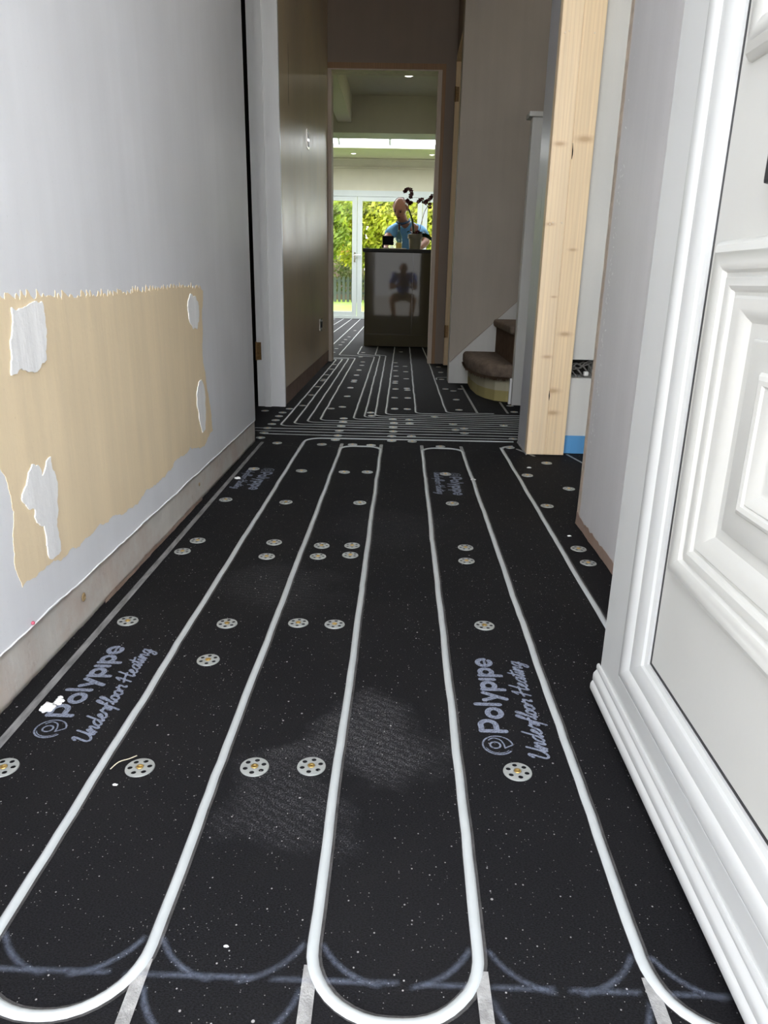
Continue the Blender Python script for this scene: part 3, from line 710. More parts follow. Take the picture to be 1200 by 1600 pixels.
# frayed carpet bottom
bm = bmesh.new(); rnd = random.Random(3)
ring_pts = smooth_path([(x - .024 if x < .8 else x, y - .024 if y < 4.6 else y, 0) for x, y in foot[:8]], 14)
for p in ring_pts:
    for k in range(3):
        h = rnd.uniform(.003, .016); q = p + Vector((rnd.uniform(-.006, .006), rnd.uniform(-.004, .006), 0))
        vs = [bm.verts.new((q.x - .004, q.y, .136)), bm.verts.new((q.x + .004, q.y + .001, .136)), bm.verts.new((q.x, q.y, .128 - h))]
        bm.faces.new(vs)
thicken(bm, .001)
o = obj('carpet_fray', bm, MT['carpet_dark'], st); o['label'] = 'dark frayed edge of the carpet'; o['kind'] = 'stuff'
n_step = 5
for k in range(1, n_step):
    xr = .587 + .222 * (k - 1); z0 = .2 * k; 
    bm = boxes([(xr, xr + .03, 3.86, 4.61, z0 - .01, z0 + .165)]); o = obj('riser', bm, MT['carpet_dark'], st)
    bm = boxes([(xr - .022, xr + .235, 3.86, 4.61, z0 + .155, z0 + .2)]); bevel(bm, .016, 3); o = obj('tread', bm, MT['carpet'], st)
    pass
# string against the wall: lower board proud of the wall, sloping top
bm = extrude_poly([(.304, .0), (.304, .128), (.32, .150), (.42, .240), (1.69, 1.44), (1.69, 0)], lambda x, z: (x, 4.612, z), (0, .018, 0))
o = obj('string_board', bm, MT['alcove'], st); o['label'] = 'grey painted sloping string board along the wall'
# capping bead
tubeb = bmesh.new(); tube(tubeb, [(.305, 4.612, .131), (.42, 4.612, .243), (1.69, 4.612, 1.443)], .0045, 6); o = obj('string_bead', tubeb, MT['stair_wall'], st)
nw = empty('stair_newel', (.66, 3.80, 0), 'tall white boxed newel with a flat cap, in front of the stairs', 'newel')
bm = boxes([(.585, .72, 3.775, 3.832, .0, 1.352)]); bevel(bm, .002, 1)
o = obj('newel_post', bm, MT['alcove'], nw)
bm = boxes([(.566, .74, 3.755, 3.852, 1.352, 1.374)]); bevel(bm, .004, 2); obj('newel_cap', bm, MT['alcove'], nw)
obj('newel_foot', boxes([(.574, .586, 3.812, 3.834, .0, .135)]), MT['gloss_white'], nw)
bm = extrude_poly([(.72, 0), (.72, 1.25), (1.69, 2.1), (1.69, 0)], lambda x, z: (x, 3.78, z), (0, .045, 0))
o = obj('balustrade_panel', bm, MT['alcove'], nw)

# ------------------------------------------------------------------ wall plates
sp = empty('light_switch', (-.570, 4.57, 1.376), 'bright metal light switch plate high on the dark left wall', 'switch')
obj('switch_plate', board_bm(-.574, -.568, 4.53, 4.61, 1.326, 1.426, .002), MT['socket'], sp)
for z in (1.352, 1.395): obj('rocker', board_bm(-.569, -.564, 4.555, 4.585, z - .014, z + .014, .0015), MT['white_plastic'], sp)
so2 = empty('wall_socket', (-.570, 5.2, .31), 'steel socket plate low on the dark left wall near the kitchen doorway', 'socket')
obj('socket_plate', board_bm(-.574, -.568, 5.13, 5.27, .268, .352, .002), MT['socket'], so2)
for y in (5.17, 5.23): obj('socket_insert', board_bm(-.569, -.566, y - .02, y + .02, .29, .33, .001), MT['black'], so2)

# ------------------------------------------------------------------ lamps
def downlight(x, y, z, label, power):
    t = empty('ceiling_downlight', (x, y, z), label, 'downlight', None)
    bm = bmesh.new(); lathe(bm, [(.045, 0), (.046, -.004), (.038, -.006), (.032, -.002), (.030, .0)], (x, y, z), 24); obj('trim_ring', bm, MT['gloss_white'], t, auto=40)
    bm = bmesh.new(); lathe(bm, [(.028, -.001), (.027, -.0035), (.012, -.005)], (x, y, z), 20); obj('lamp', bm, MT['lamp'], t)
    d = bpy.data.lights.new('downlight', 'SPOT'); d.energy = power; d.spot_size = 1.9; d.spot_blend = .8; d.color = (1, .90, .74); d.shadow_soft_size = .03
    l = bpy.data.objects.new('downlight_beam', d); COL.objects.link(l); l.location = (x, y, z - .02)
downlight(.0, 7.36, 2.385, 'round lit downlight in the kitchen ceiling just beyond the doorway', 9)
downlight(-.82, 12.2, 2.49, 'small lit downlight above the garden doors, left one', 9)
downlight(.39, 12.2, 2.49, 'small lit downlight above the garden doors, right one', 9)

# ------------------------------------------------------------------ HEATING PIPES in the floor
def arc(cx, cy, r, a0, a1, n=8): return [(cx + r * math.cos(math.radians(a0 + (a1 - a0) * i / n)), cy + r * math.sin(math.radians(a0 + (a1 - a0) * i / n))) for i in range(n + 1)]
def densify(pts, step=.035):
    out = []
    pts = [p for i, p in enumerate(pts) if i == 0 or math.hypot(p[0] - pts[i - 1][0], p[1] - pts[i - 1][1]) > .003] 
    for a, b in zip(pts[:-1], pts[1:]):
        L = math.hypot(b[0] - a[0], b[1] - a[1]); n = max(1, int(L / step))
        for k in range(n): out.append((a[0] + (b[0] - a[0]) * k / n, a[1] + (b[1] - a[1]) * k / n))
    out.append(pts[-1]); return out
GRV = bmesh.new()   # routed channels that hold pipes: dark lip beside each pipe
def pipe(pts, label, seed, amp=.0016, r=.0062, group=None, z=-.0022, step=.03):
    if seed > 9: z = -.0040
    P = densify(pts, step); Q = []
    for i, (x, y) in enumerate(P):
        Q.append((x + amp * 1.4 * noise.noise(Vector((y * 6, x * 6, seed * 3.1))) + amp * .6 * noise.noise(Vector((y * 31, x * 31, seed))), y + amp * .5 * noise.noise(Vector((x * 20, y * 20, seed + 5))), z + .0006 * noise.noise(Vector((x * 9, y * 9, seed + 9)))))
    bm = bmesh.new(); tube(bm, Q, [r * (1 + .06 * noise.noise(Vector((i * .35, seed, 1)))) for i in range(len(Q))], 12)
    o = obj('heating_pipe', bm, MT['pipe'], None, smooth=True); tag(o, label, 'pipe', group)
    ribbon(GRV, [(q[0] + .0012, q[1]) for q in Q], .0148, .0006, round_caps=False)
    return o
XS = [-.372, -.2205, -.068, .0885, .2405, .395]
R = .052
def u_bot(xa, xb, y):   # pipe coming down at xa, turning back up at xb
    r = .072; c1 = xa + r; c2 = xb - r
    return [(xa, y)] + arc(c1, y, r, 180, 270, 10) + arc(c2, y, r, 270, 360, 10) + [(xb, y)]
def u_top(xa, xb, y):
    r = .055
    return [(xa, y)] + arc(xa + r, y, r, 180, 90, 8) + arc(xb - r, y, r, 90, 0, 8) + [(xb, y)]
main = [(.46, 2.842), (.1, 2.835), (-.29, 2.822)] + arc(-.30, 2.75, .072, 90, 180, 8) + [(-.372, 2.7), (-.372, .53)]
main += [(p[0], p[1]) for p in u_bot(-.372, -.2205, .515)[1:]] + u_top(-.2205, -.068, 2.635) + [(-.068, .53)] + u_bot(-.068, .0885, .52)[1:] + u_top(.0885, .2405, 2.635) + [(.2405, .53)]
main += u_bot(.2405, .395, .52)[1:] + [(.395, 2.69)] + arc(.395 + .06, 2.70, .06, 180, 100, 6)
pipe(main, 'long white heating pipe snaking up and down the front hall in three loops', 1)
# crossing pipes that run wall to wall
for k, (y, xa, xb) in enumerate(((2.885, -.55, .462), (2.945, -.60, 1.3), (3.005, -.66, 1.3))):
    pipe([(xa, y), (-.2, y - .004), (.2, y + .006), (xb, y + .01)], '%s of three straight white heating pipes crossing the dark hall floor side to side' % ('nearest', 'middle', 'farthest')[k], 10 + k, group=None)
rb = .042
def elbow_down_right(x, ytop, yT, xend, pre=None):
    return (pre or [(x, ytop)]) + [(x, yT + rb)] + arc(x + rb, yT + rb, rb, 180, 270, 6) + [(xend, yT + .006)]
def top_left(x, y, xl): return [(xl, y)] + arc(x - .03, y - .03, .03, 90, 0, 5)
pipe(elbow_down_right(-.518, 5.8, 3.062, 1.3, top_left(-.525, 5.90, -1.6)), 'white heating pipe closest to the left wall of the far hall, turning across the floor', 21)
pipe(elbow_down_right(-.466, 5.8, 3.112, 1.3, top_left(-.478, 5.945, -1.6)), 'second white heating pipe from the left wall of the far hall', 22)
pipe(elbow_down_right(-.414, 5.8, 3.162, 1.3, top_left(-.430, 5.99, -1.6)), 'third white heating pipe from the left wall of the far hall', 23)
pipe(elbow_down_right(-.362, 5.8, 3.212, 1.3, top_left(-.380, 6.04, -1.6)), 'fourth white heating pipe from the left wall of the far hall', 24)
pipe(elbow_down_right(-.213, 5.8, 3.262, 1.3, [(-.545, 12.7), (-.535, 6.36)] + arc(-.50, 6.30, .035, 180, 270, 5) + [(-.28, 6.21)] + arc(-.262, 6.16, .035, 90, 0, 5)), 'white heating pipe left of the middle bunch, running into the kitchen past the island', 25)
pipe(elbow_down_right(-.165, 5.8, 3.312, 1.3, [(-.388, 7.20), (-.384, 6.44)] + arc(-.35, 6.40, .03, 180, 270, 5) + [(-.24, 6.30)] + arc(-.218, 6.25, .035, 90, 0, 5)), 'white heating pipe in the middle bunch, ending at the left island corner', 26)
pipe(elbow_down_right(-.117, 5.8, 3.358, 1.3, [(-.232, 7.20), (-.226, 6.42)] + arc(-.195, 6.38, .03, 180, 270, 5) + [(-.18, 6.33)] + arc(-.168, 6.28, .035, 90, 0, 5)), 'white heating pipe in the middle bunch, with a jog before the island front', 27)
pipe(elbow_down_right(-.067, 7.20, 3.405, 1.3), 'rightmost white heating pipe of the middle bunch, straight to the island', 28)
pipe(elbow_down_right(.079, 7.20, 3.452, .9), 'lone straight white heating pipe right of the centre discs', 29)
pipe(elbow_down_right(.2285, 7.20, 3.492, .46, [(.205, 7.2), (.221, 5.9)]), 'white heating pipe running past the right door lining to the kitchen', 30)
pipe([(.236, 4.76)] + arc(.275, 4.84, .038, 190, 90, 5) + [(.32, 4.90), (.9, 4.95)], 'short white heating pipe turning into the doorway beside the stair wall', 31)
for k, (x, xe, y0, y1) in enumerate(((-1.0, -1.0, 5.95, 12.7), (-.845, -.862, 5.95, 12.7), (-.682, -.715, 6.35, 12.7), (-1.15, -1.15, 5.95, 12.7))):
    pipe([(x, y0), (xe, y1)], ('third', 'second', 'first', 'fourth')[k] + ' white heating pipe left of the kitchen island, towards the garden doors', 40 + k, step=.1)
# empty channels; the left one painted grey for light on its groove wall
gv = bmesh.new()
for pts in ([(-.526, .30), (-.524, .85), (-.525, 1.5), (-.530, 2.72)],): ribbon(gv, densify(pts), .013, .0012)
o = struct('empty_groove', gv, simple('lit_grey_groove', (.20, .20, .20), .7, var=.45, scale=30, stretch=(3, .6, 1), bmp=.4), parent=fl_); o['label'] = 'empty channel along the left wall, light on its side painted grey'
gv = bmesh.new()
for x in XS[:6]:
    ribbon(gv, densify([(x + .002, .30), (x, .50)]), .0125, .0009, round_caps=False)
for x in XS[:6]:
    ribbon(gv, densify([(x, 2.60), (x, 2.728)]), .013, .0012)
ribbon(gv, densify([(.380, 3.512), (.379, 4.16), (.379, 4.5)]), .012, .0012); ribbon(gv, densify([(.531, 3.52), (.536, 3.86)]), .012, .0012)
ribbon(gv, densify([(.455, 2.71), (.5, 2.60)]), .012, .0012); ribbon(gv, densify([(.66, 2.50), (.63, 2.64)]), .010, .0012)
o = struct('foil_channel', gv, MT['foil'], parent=fl_); o['label'] = 'dull silver open channel ends beyond the pipe bends'
o = struct('groove_lip', GRV, MT['groove'], parent=fl_)
# faint unused routing marks near the front edge
ck = bmesh.new()
def mark(pts, w=.0085): ribbon(ck, densify(pts, .006), w, .0011, edge=True)
for (a, b) in ((-.372, -.246), (-.238, -.113), (-.105, .015), (.03, .083), (.093, .155), (.163, .232), (.246, .345), (-.113 + .16, .03)):
    mark([(a, .4845), (b, .485)])
for x in (-.372, -.2205, -.068, .0885, .2405):
    mark(arc(x + .078, .558, .078, 205, 262, 12)); 
for x in (-.2205, -.068, .0885, .2405, .395):
    mark(arc(x - .078, .558, .078, 278, 335, 12))
for x in (-.2205, .0885, -.372): mark(arc(x + .075, .49, .07, 190, 262, 10))
for x in (-.068, .2405): mark(arc(x - .075, .49, .07, 278, 350, 10))
for (a, b) in ((-.372, -.2205), (-.068, .0885)):
    mark(arc((a + b) / 2, 2.63, .076, 20, 160, 16), .004)
for (a, b) in ((-.52, -.372), (-.372, -.2205), (.2405, .395)):
    mark(arc((a + b) / 2, 2.60, .078, 10, 170, 16), .005)
o = struct('routing_marks', ck, MT['chalk'], parent=fl_); o['label'] = 'faint blue arcs and dashes of unused pipe routes'

# ------------------------------------------------------------------ PRINTED LETTERING on the boards (millimetres: u along the text, v up)
def ell(cx, cy, rx, ry, a0=0, a1=360, n=18): return [(cx + rx * math.cos(math.radians(a0 + (a1 - a0) * i / n)), cy + ry * math.sin(math.radians(a0 + (a1 - a0) * i / n))) for i in range(n + 1)]
BOLD = {  # strokes and advance
 'P': ([[(5, 4), (5, 38)], [(5, 37.5), (16, 37.5)] + ell(18, 27, 10, 11, 90, -90, 10) + [(5, 16)]], 31),
 'o': ([ell(16, 14.5, 10.5, 10)], 32),
 'l': ([[(5, 4.5), (5, 39)]], 12),
 'y': ([[(4, 25), (13, 6)], [(23, 25), (11, 0), (8, -8)]], 27),
 'p': ([[(5, 25), (5, -8)], ell(15, 14.5, 9.5, 9.5)], 28),
 'i': ([[(5, 4.5), (5, 25)]], 11),
 'e': ([[(6, 13.5), (25, 13.5)], ell(15.5, 14.5, 10, 10.6, -3, 305, 20)], 29)}
def S(pts, n=5): return [(p.x, p.y) for p in smooth_path([(a, b, 0) for a, b in pts], n)]
SC = {
 'U': ([S([(1, 22), (3, 27), (6, 26), (5, 14), (5, 6), (9, 2), (14, 4), (18, 12), (19, 28)]), S([(19, 20), (18.5, 8), (20, 2), (23, 4)])], 21),
 'n': ([S([(0, 3), (3, 14), (5, 14), (4, 1)]), S([(4, 4), (8, 13), (11, 15), (12, 11), (11.5, 4), (13, 1.5), (16, 4)])], 15),
 'd': ([S([(12, 12), (8, 15), (3, 11), (2, 5), (5, 1.5), (9, 4), (12, 12)]), S([(13.5, 29), (12, 12), (12, 4), (13.5, 1.5), (16, 4)])], 15),
 'e': ([S([(0, 4), (7, 9), (9, 13), (6.5, 15), (3.5, 11), (3, 5), (6, 1.5), (10, 3), (13, 6)])], 12),
 'r': ([S([(0, 4), (4, 15), (5, 16), (6, 13), (11, 14), (10, 6), (10.5, 2), (13, 3)])], 12),
 'f': ([S([(0, 4), (6, 16), (11, 28), (8.5, 31), (6.5, 26), (5, 8), (3, -9)]), [(1, 13), (10, 14.5)]], 11),
 'l': ([S([(0, 4), (6, 16), (9, 27), (6.5, 30), (4.5, 22), (4, 7), (6, 1.5), (9, 3)])], 8),
 'o': ([S([(0, 5), (2, 6)]), S([(8, 14.5), (3.5, 13), (2, 6.5), (5, 1.5), (9.5, 4), (10, 10), (8, 14.5), (9, 11), (13, 12)])], 12),
 ' ': ([], 9),
 'H': ([S([(1, 20), (5, 27), (6, 24), (5, 12), (4, 1)]), S([(20, 30), (18, 14), (17.5, 4), (19, 1), (22, 4)]), S([(-1, 11), (8, 14), (22, 16)])], 23),
 'a': ([S([(12, 13), (8, 15), (3, 11), (2, 5), (5, 1.5), (9, 4), (12, 13)]), S([(12.5, 15), (12, 5), (13, 1.5), (16, 4)])], 14),
 't': ([S([(0, 4), (5, 13), (6, 26), (5.5, 8), (7, 1.5), (10, 4)]), [(1, 18.5), (11, 19.5)]], 9),
 'i': ([S([(0, 4), (4, 14), (3.5, 4), (5, 1.5), (8, 4)]), ell(5.5, 20.5, .5, .5, 0, 360, 6)], 7),
 'g': ([S([(11, 13), (7, 15), (3, 11), (2.5, 5), (5, 2), (9, 5), (11, 13)]), S([(12, 15), (11.5, 0), (9, -9), (4, -9), (5, -4), (14, 4)])], 15)}
def stroke_mesh(name, strokes, cell=.0009, zz=.0009, q=None):
    """flat ink shape: union of round brush strokes [(points, width)], outlined on a fine grid"""
    xs = [p[0] for s, w in strokes for p in s]; ys = [p[1] for s, w in strokes for p in s]
    x0, y0 = min(xs) - .01, min(ys) - .01; nx = int((max(xs) - x0 + .01) / cell); ny = int((max(ys) - y0 + .01) / cell)
    F = {}
    for s, w in strokes:
        h = w / 2; m = h + cell * 1.5
        for a, b in zip(s[:-1], s[1:]):
            dx, dy = b[0] - a[0], b[1] - a[1]; L2 = dx * dx + dy * dy + 1e-12
            for i in range(int((min(a[0], b[0]) - m - x0) / cell), int((max(a[0], b[0]) + m - x0) / cell) + 2):
                px = x0 + i * cell
                for j in range(int((min(a[1], b[1]) - m - y0) / cell), int((max(a[1], b[1]) + m - y0) / cell) + 2):
                    py = y0 + j * cell; t = max(0, min(1, ((px - a[0]) * dx + (py - a[1]) * dy) / L2))
                    d = h - math.hypot(px - a[0] - dx * t, py - a[1] - dy * t)
                    if d > F.get((i, j), -1): F[(i, j)] = d
    V = []; VI = {}; FC = []
    def vert(key, x, y):
        if key not in VI: VI[key] = len(V); V.append((x, y, zz))
        return VI[key]
    for (i, j) in F:
        c = [(i, j), (i + 1, j), (i + 1, j + 1), (i, j + 1)]
        f = [F.get(k, -cell) for k in c]
        if max(f) <= 0: continue
        poly = []
        for k in range(4):
            a, b = c[k], c[(k + 1) % 4]; fa, fb = f[k], f[(k + 1) % 4]
            if fa > 0: poly.append(vert(a, x0 + a[0] * cell, y0 + a[1] * cell))
            if (fa > 0) != (fb > 0):
                t = fa / (fa - fb); key = (min(a, b), max(a, b))
                poly.append(vert(key, x0 + (a[0] + (b[0] - a[0]) * t) * cell, y0 + (a[1] + (b[1] - a[1]) * t) * cell))
        if len(poly) >= 3: FC.append(poly)
    me = bpy.data.meshes.new(name); me.from_pydata(V, [], FC); me.materials.append(MT['print']); return me
def lay_text(text, glyphs, u0, v0, w, total, shear=0):
    k = total / sum(glyphs[c][1] for c in text); out = []; u = u0
    for c in text:
        for s in glyphs[c][0]: out.append(([((u + (a + shear * b) * k) / 1000, (b + v0) / 1000) for a, b in s], w * (.5 if c == 'e' and len(s) == 2 else 1)))
        u += glyphs[c][1] * k
    return out
def mm(pts): return [(a / 1000, b / 1000) for a, b in pts]
lu, lv = -5, 19
ring = ell(lu, lv, 20.5, 20.5, 232, -86, 44); inner = [(lu + a, lv + b) for a, b in S([(11, 11.5), (15, 7), (15.6, 2), (11.5, -5), (2, -8.5), (-6, -9)])]
TEXTS = [stroke_mesh('printed_lettering', lay_text('Polypipe', BOLD, 22, 0, .0082, 212)),
         stroke_mesh('printed_script', lay_text('Underfloor Heating', SC, -38, -48, .0036, 262, .32), cell=.0008),
         stroke_mesh('printed_logo', [(mm(ell(lu, lv + 3.5, 7, 7, 0, 360, 24)), .0026), (mm(ring), .0024), (mm(ell(lu, lv, 17.4, 17.4, 232, 110, 20)), .0014), (mm(inner), .0021), (mm([inner[-1], ring[-1]]), .0021)], cell=.0008)]
for (bx, by, rz) in ((.1655, .846, PI / 2), (-.454, .850, PI / 2), (.166, 2.292, -PI / 2), (-.451, 2.292, -PI / 2)):
    for me, lb in zip(TEXTS, ('printed bold word Polypipe', 'printed script words Underfloor Heating', 'printed pale blue ring logo')):
        o = bpy.data.objects.new(me.name, me); COL.objects.link(o); o.parent = fl_; o.location = (bx, by, 0); o.rotation_euler = (0, 0, rz); o['label'] = lb

# ------------------------------------------------------------------ FIXING DISCS
def disc_mesh():
    bm = bmesh.new(); R0, rh, rc, n = .0182, .0034, .0122, 48
    zt = .0022
    # plate with six holes: outer ring polygon filled around the hole loops
    outer = [bm.verts.new((R0 * math.cos(2 * PI * k / n), R0 * math.sin(2 * PI * k / n), zt - .0006)) for k in range(n)]
    edges = [bm.edges.new((outer[k], outer[(k + 1) % n])) for k in range(n)]
    loops = []
    for h in range(6):
        a = h * PI / 3 + .3
        lp_ = [bm.verts.new((rc * math.cos(a) + rh * math.cos(2 * PI * k / 12), rc * math.sin(a) + rh * math.sin(2 * PI * k / 12), zt)) for k in range(12)]
        edges += [bm.edges.new((lp_[k], lp_[(k + 1) % 12])) for k in range(12)]
        loops.append(lp_)
    ctr = [bm.verts.new((.0058 * math.cos(2 * PI * k / 18), .0058 * math.sin(2 * PI * k / 18), zt)) for k in range(18)]
    edges += [bm.edges.new((ctr[k], ctr[(k + 1) % 18])) for k in range(18)]
    bmesh.ops.triangle_fill(bm, use_beauty=True, edges=edges)
    # drop faces that cover a hole
    kill = [f for f in bm.faces if any((f.calc_center_median() - Vector((rc * math.cos(h * PI / 3 + .3), rc * math.sin(h * PI / 3 + .3), f.calc_center_median().z))).length < rh * .9 for h in range(6)) and all(any(v in l for l in [lp2]) for lp2 in [next((l for l in loops if f.verts[0] in l), [])] for v in f.verts)]
    bmesh.ops.delete(bm, geom=kill, context='FACES_ONLY')
    kill = [f for f in bm.faces if all(v in ctr for v in f.verts)]
    bmesh.ops.delete(bm, geom=kill, context='FACES_ONLY')
    for f in bm.faces:
        if f.normal.z < 0: f.normal_flip()
    # rims
    def skirt(loop, dz):
        lo_ = [bm.verts.new((v.co.x * (1.02 if dz < -.001 and loop is outer else 1), v.co.y * (1.02 if dz < -.001 and loop is outer else 1), v.co.z + dz)) for v in loop]
        for k in range(len(loop)): bm.faces.new((loop[k], loop[(k + 1) % len(loop)], lo_[(k + 1) % len(loop)], lo_[k]))
        return lo_
    skirt(outer, -.0014)
    for l in loops: skirt(l, -.0009)
    c2 = skirt(ctr, -.0007); bm.faces.new(c2)
    me = bpy.data.meshes.new('fixing_disc'); bm.to_mesh(me); bm.free(); me.materials.append(MT['disc']); return me
def screw_mesh():
    bm = bmesh.new(); lathe(bm, [(.0001, .0019), (.0046, .0019), (.0048, .0026), (.0040, .0031), (.0022, .0030), (.0012, .0016), (.0001, .0015)], n=14)
    me = bpy.data.meshes.new('screw'); bm.to_mesh(me); bm.free(); me.materials.append(MT['brass'])
    for p in me.polygons: p.use_smooth = True
    return me
DM, SM = disc_mesh(), screw_mesh()
d0 = bpy.data.objects.new('fixing_disc', DM); s0 = bpy.data.objects.new('screw', SM)
DISCS = [(-0.493,0.76),(-0.321,0.769),(-0.175,0.778),(-0.102,0.783),(0.165,0.786),(-0.305,1.046),(-0.487,1.177),(-0.305,1.179),(-0.176,1.19),(-0.109,1.189),(0.167,1.202),(-0.477,1.609),(-0.492,1.535),(-0.293,1.611),(-0.294,1.518),(-0.177,1.598),(-0.178,1.527),(-0.105,1.604),(-0.105,1.541),(0.166,1.612),(0.161,1.525),(0.438,1.625),(0.439,1.534),(-0.49,1.95),(-0.316,1.941),(-0.107,1.954),(0.158,1.972),(0.429,1.972),(-0.32,2.298),(-0.178,2.296),(-0.102,2.304),(-0.48,2.307),(0.157,2.305),(0.429,2.316),(0.533,2.163),(0.527,2.496),(0.161,2.725),(0.431,2.739),(-0.471,2.715),(-0.297,2.709),(-0.179,2.72),(-0.107,2.717),(-0.253,2.8),(-0.029,2.809),(-0.25,2.882),(-0.03,2.896),(-0.253,2.984),(-0.253,3.088),(-0.253,3.186),(-0.257,3.273),(-0.289,3.591),(-0.341,3.533),(-0.291,3.946),(-0.297,4.285),(-0.295,4.552),(-0.296,4.624),(-0.299,4.894),(-0.299,5.19),(-0.296,5.505),(-0.302,5.748),(-0.341,6.146),(-0.508,5.517),(-0.499,5.209),(-0.499,4.877),(-0.493,4.635),(-0.494,4.572),(-0.495,4.292),(-0.49,3.959),(-0.49,3.601),(-0.541,3.497),(-0.558,3.387),(-0.559,3.29),(-0.557,3.187),(-0.558,3.095),(-0.561,3.004),(-0.557,2.901),(-0.553,2.806),(-0.649,3.425),(-0.141,3.444),(-0.131,3.358),(-0.003,6.691),(-0.044,5.743),(-0.036,5.489),(0.031,5.504),(-0.039,5.207),(0.035,5.159),(-0.031,4.89),(0.037,4.766),(-0.033,4.624),(-0.034,4.541),(-0.029,4.276),(0.039,4.315),(0.042,4.243),(-0.03,3.937),(0.042,3.939),(-0.026,3.572),(0.038,3.572),(-0.031,3.28),(0.045,3.276),(-0.024,3.187),(0.046,3.187),(-0.026,3.091),(-0.025,2.998),(0.051,2.906),(0.053,2.806),(0.284,5.517),(0.284,5.17),(0.27,4.777),(0.27,4.327),(0.313,4.254),(0.363,4.343),(0.306,3.919),(0.296,3.585),(0.165,3.368),(0.241,3.198),(0.243,3.066),(0.276,3.0),(0.283,3.105),(0.575,3.752),(0.569,3.564),(0.468,3.197),(0.468,2.906),(-0.606,6.502),(-0.611,6.88),(-0.609,7.306),(-0.61,7.647),(-0.611,8.002),(-0.604,8.423),(-0.609,9.559),(-0.341,6.543)]
LX = [-.53, -.372, -.2205, -.068, .0885, .2405, .395, 9]
LN = ['left of the first white pipe', 'between the first and second pipes', 'between the second and third pipes', 'between the third and fourth pipes', 'between the fourth and fifth pipes', 'between the fifth and sixth pipes', 'right of the sixth pipe']
FX = [-9, -.518, -.40, -.213, -.10, .079, .2285, 9]
FN = ['against the left wall', 'in the leftmost pipe bunch', 'left of the middle pipe bunch', 'inside the middle pipe bunch', 'beside the lone straight pipe', 'right of the lone straight pipe', 'by the stairs']
def lane(x, y):
    if y < 2.76:
        for k in range(7):
            if x < LX[k + 1]: return 'near hall floor', LN[k]
    for k in range(7):
        if x < FX[k + 1]:
            if y < 3.53: return 'crossing pipes', ['against the left wall', 'in the left column', 'in the left column', 'left of centre', 'in the centre columns', 'right of centre', 'near the post and stairs'][k]
            if y < 5.9: return 'far hall floor', FN[k]
            return 'kitchen floor', ('left of the island' if x < -.5 else 'in front of the island')
ORD = ['nearest', 'second', 'third', 'fourth', 'fifth', 'sixth', 'seventh', 'eighth', 'ninth', 'tenth', 'eleventh', 'twelfth', 'thirteenth', 'fourteenth', 'fifteenth', 'sixteenth', 'seventeenth', 'eighteenth', 'nineteenth', 'twentieth']
lanes = {}
for (x, y) in DISCS: lanes.setdefault(lane(x, y), []).append((x, y))
first = True; rnd = random.Random(5)
for (zone, ln), lst in lanes.items():
    rows = []
    for p in sorted(lst, key=lambda q: q[1]):
        if rows and abs(rows[-1][-1][1] - p[1]) < .035 and len(rows[-1]) < 2: rows[-1].append(p)
        else: rows.append([p])
    for ri, row in enumerate(rows):
        row.sort()
        for ci, (x, y) in enumerate(row):
            o = d0 if first else d0.copy(); s = s0 if first else s0.copy(); first = False
            COL.objects.link(o); COL.objects.link(s); s.parent = o
            o.location = (x, y, 0); o.rotation_euler = (rnd.uniform(-.02, .02), rnd.uniform(-.02, .02), rnd.uniform(0, 6.28)); s.rotation_euler = (0, 0, rnd.uniform(0, 6))
            side = '' if len(row) == 1 else (' left' if ci == 0 else ' right')
            tag(o, '%s row%s: steel disc %s, %s' % (ORD[ri], side, ln, zone), 'fixing disc', 'perforated fixing discs screwed to the ' + zone)

# crumbs on the floor
def lump(loc, s, seed, sx=1, sy=1, sz=.5):
    bm = bmesh.new(); bmesh.ops.create_icosphere(bm, subdivisions=3, radius=1)
    for v in bm.verts:
        k = 1 + .45 * noise.noise(v.co * 1.6 + Vector((seed, 0, 0))) + .2 * noise.noise(v.co * 5 + Vector((seed, 3, 0)))
        v.co = Vector((v.co.x * s * sx * k, v.co.y * s * sy * k, max(0, v.co.z * s * sz * k + s * sz * .3)))
    bmesh.ops.translate(bm, verts=bm.verts, vec=loc); return bm
bm = lump((-.500, .893, .0005), .0095, 4, 1, 1.15, .5)
for k in range(9):
    b2 = lump((-.492 + .004 * math.cos(k * 2.1), .905 + .0025 * k * (1 if k % 2 else .6), .0005), .0028, k, 1.4, 1, .7); me_ = bpy.data.meshes.new('t'); b2.to_mesh(me_); b2.free(); bm.from_mesh(me_); bpy.data.meshes.remove(me_)
tag(obj('filler_splat', bm, MT['filler'], smooth=True), 'white splat of filler on the floor beside the printed letter near the left wall', 'filler splat')
for (x, y, s, sd_, lb) in ((-.508, 2.18, .008, 3, 'pale plaster flake in the empty channel near the far printed lettering on the left'),
                           (.243, 2.24, .0055, 5, 'pale crumb on the fifth pipe near the far printed lettering'),
                           (.436, 1.716, .0038, 6, 'white crumb on the floor near the foot of the grey wall end'),
                           (-.150, .516, .0016, 7, 'tiny white grain near the faint arcs at the front'),
                           (.452, 2.42, .005, 8, 'pale splinter of plaster near the base of the pine post'),
                           (-.340, .735, .0022, 9, 'white crumb below the nearest left disc, beside the first pipe')):
    tag(obj('plaster_crumb', lump((x, y, .0006), s, sd_, 1.4, .8, .5), MT['filler'], smooth=True), lb, 'crumb')
bm = bmesh.new(); tube(bm, smooth_path([(-.3555, .760, .004), (-.349, .772, .006), (-.340, .783, .003), (-.333, .792, .0015)], 4), .0007, 5)
tag(obj('wood_splinter', bm, MT['wood_board'], smooth=True), 'thin pale splinter leaning against the first white pipe', 'splinter')

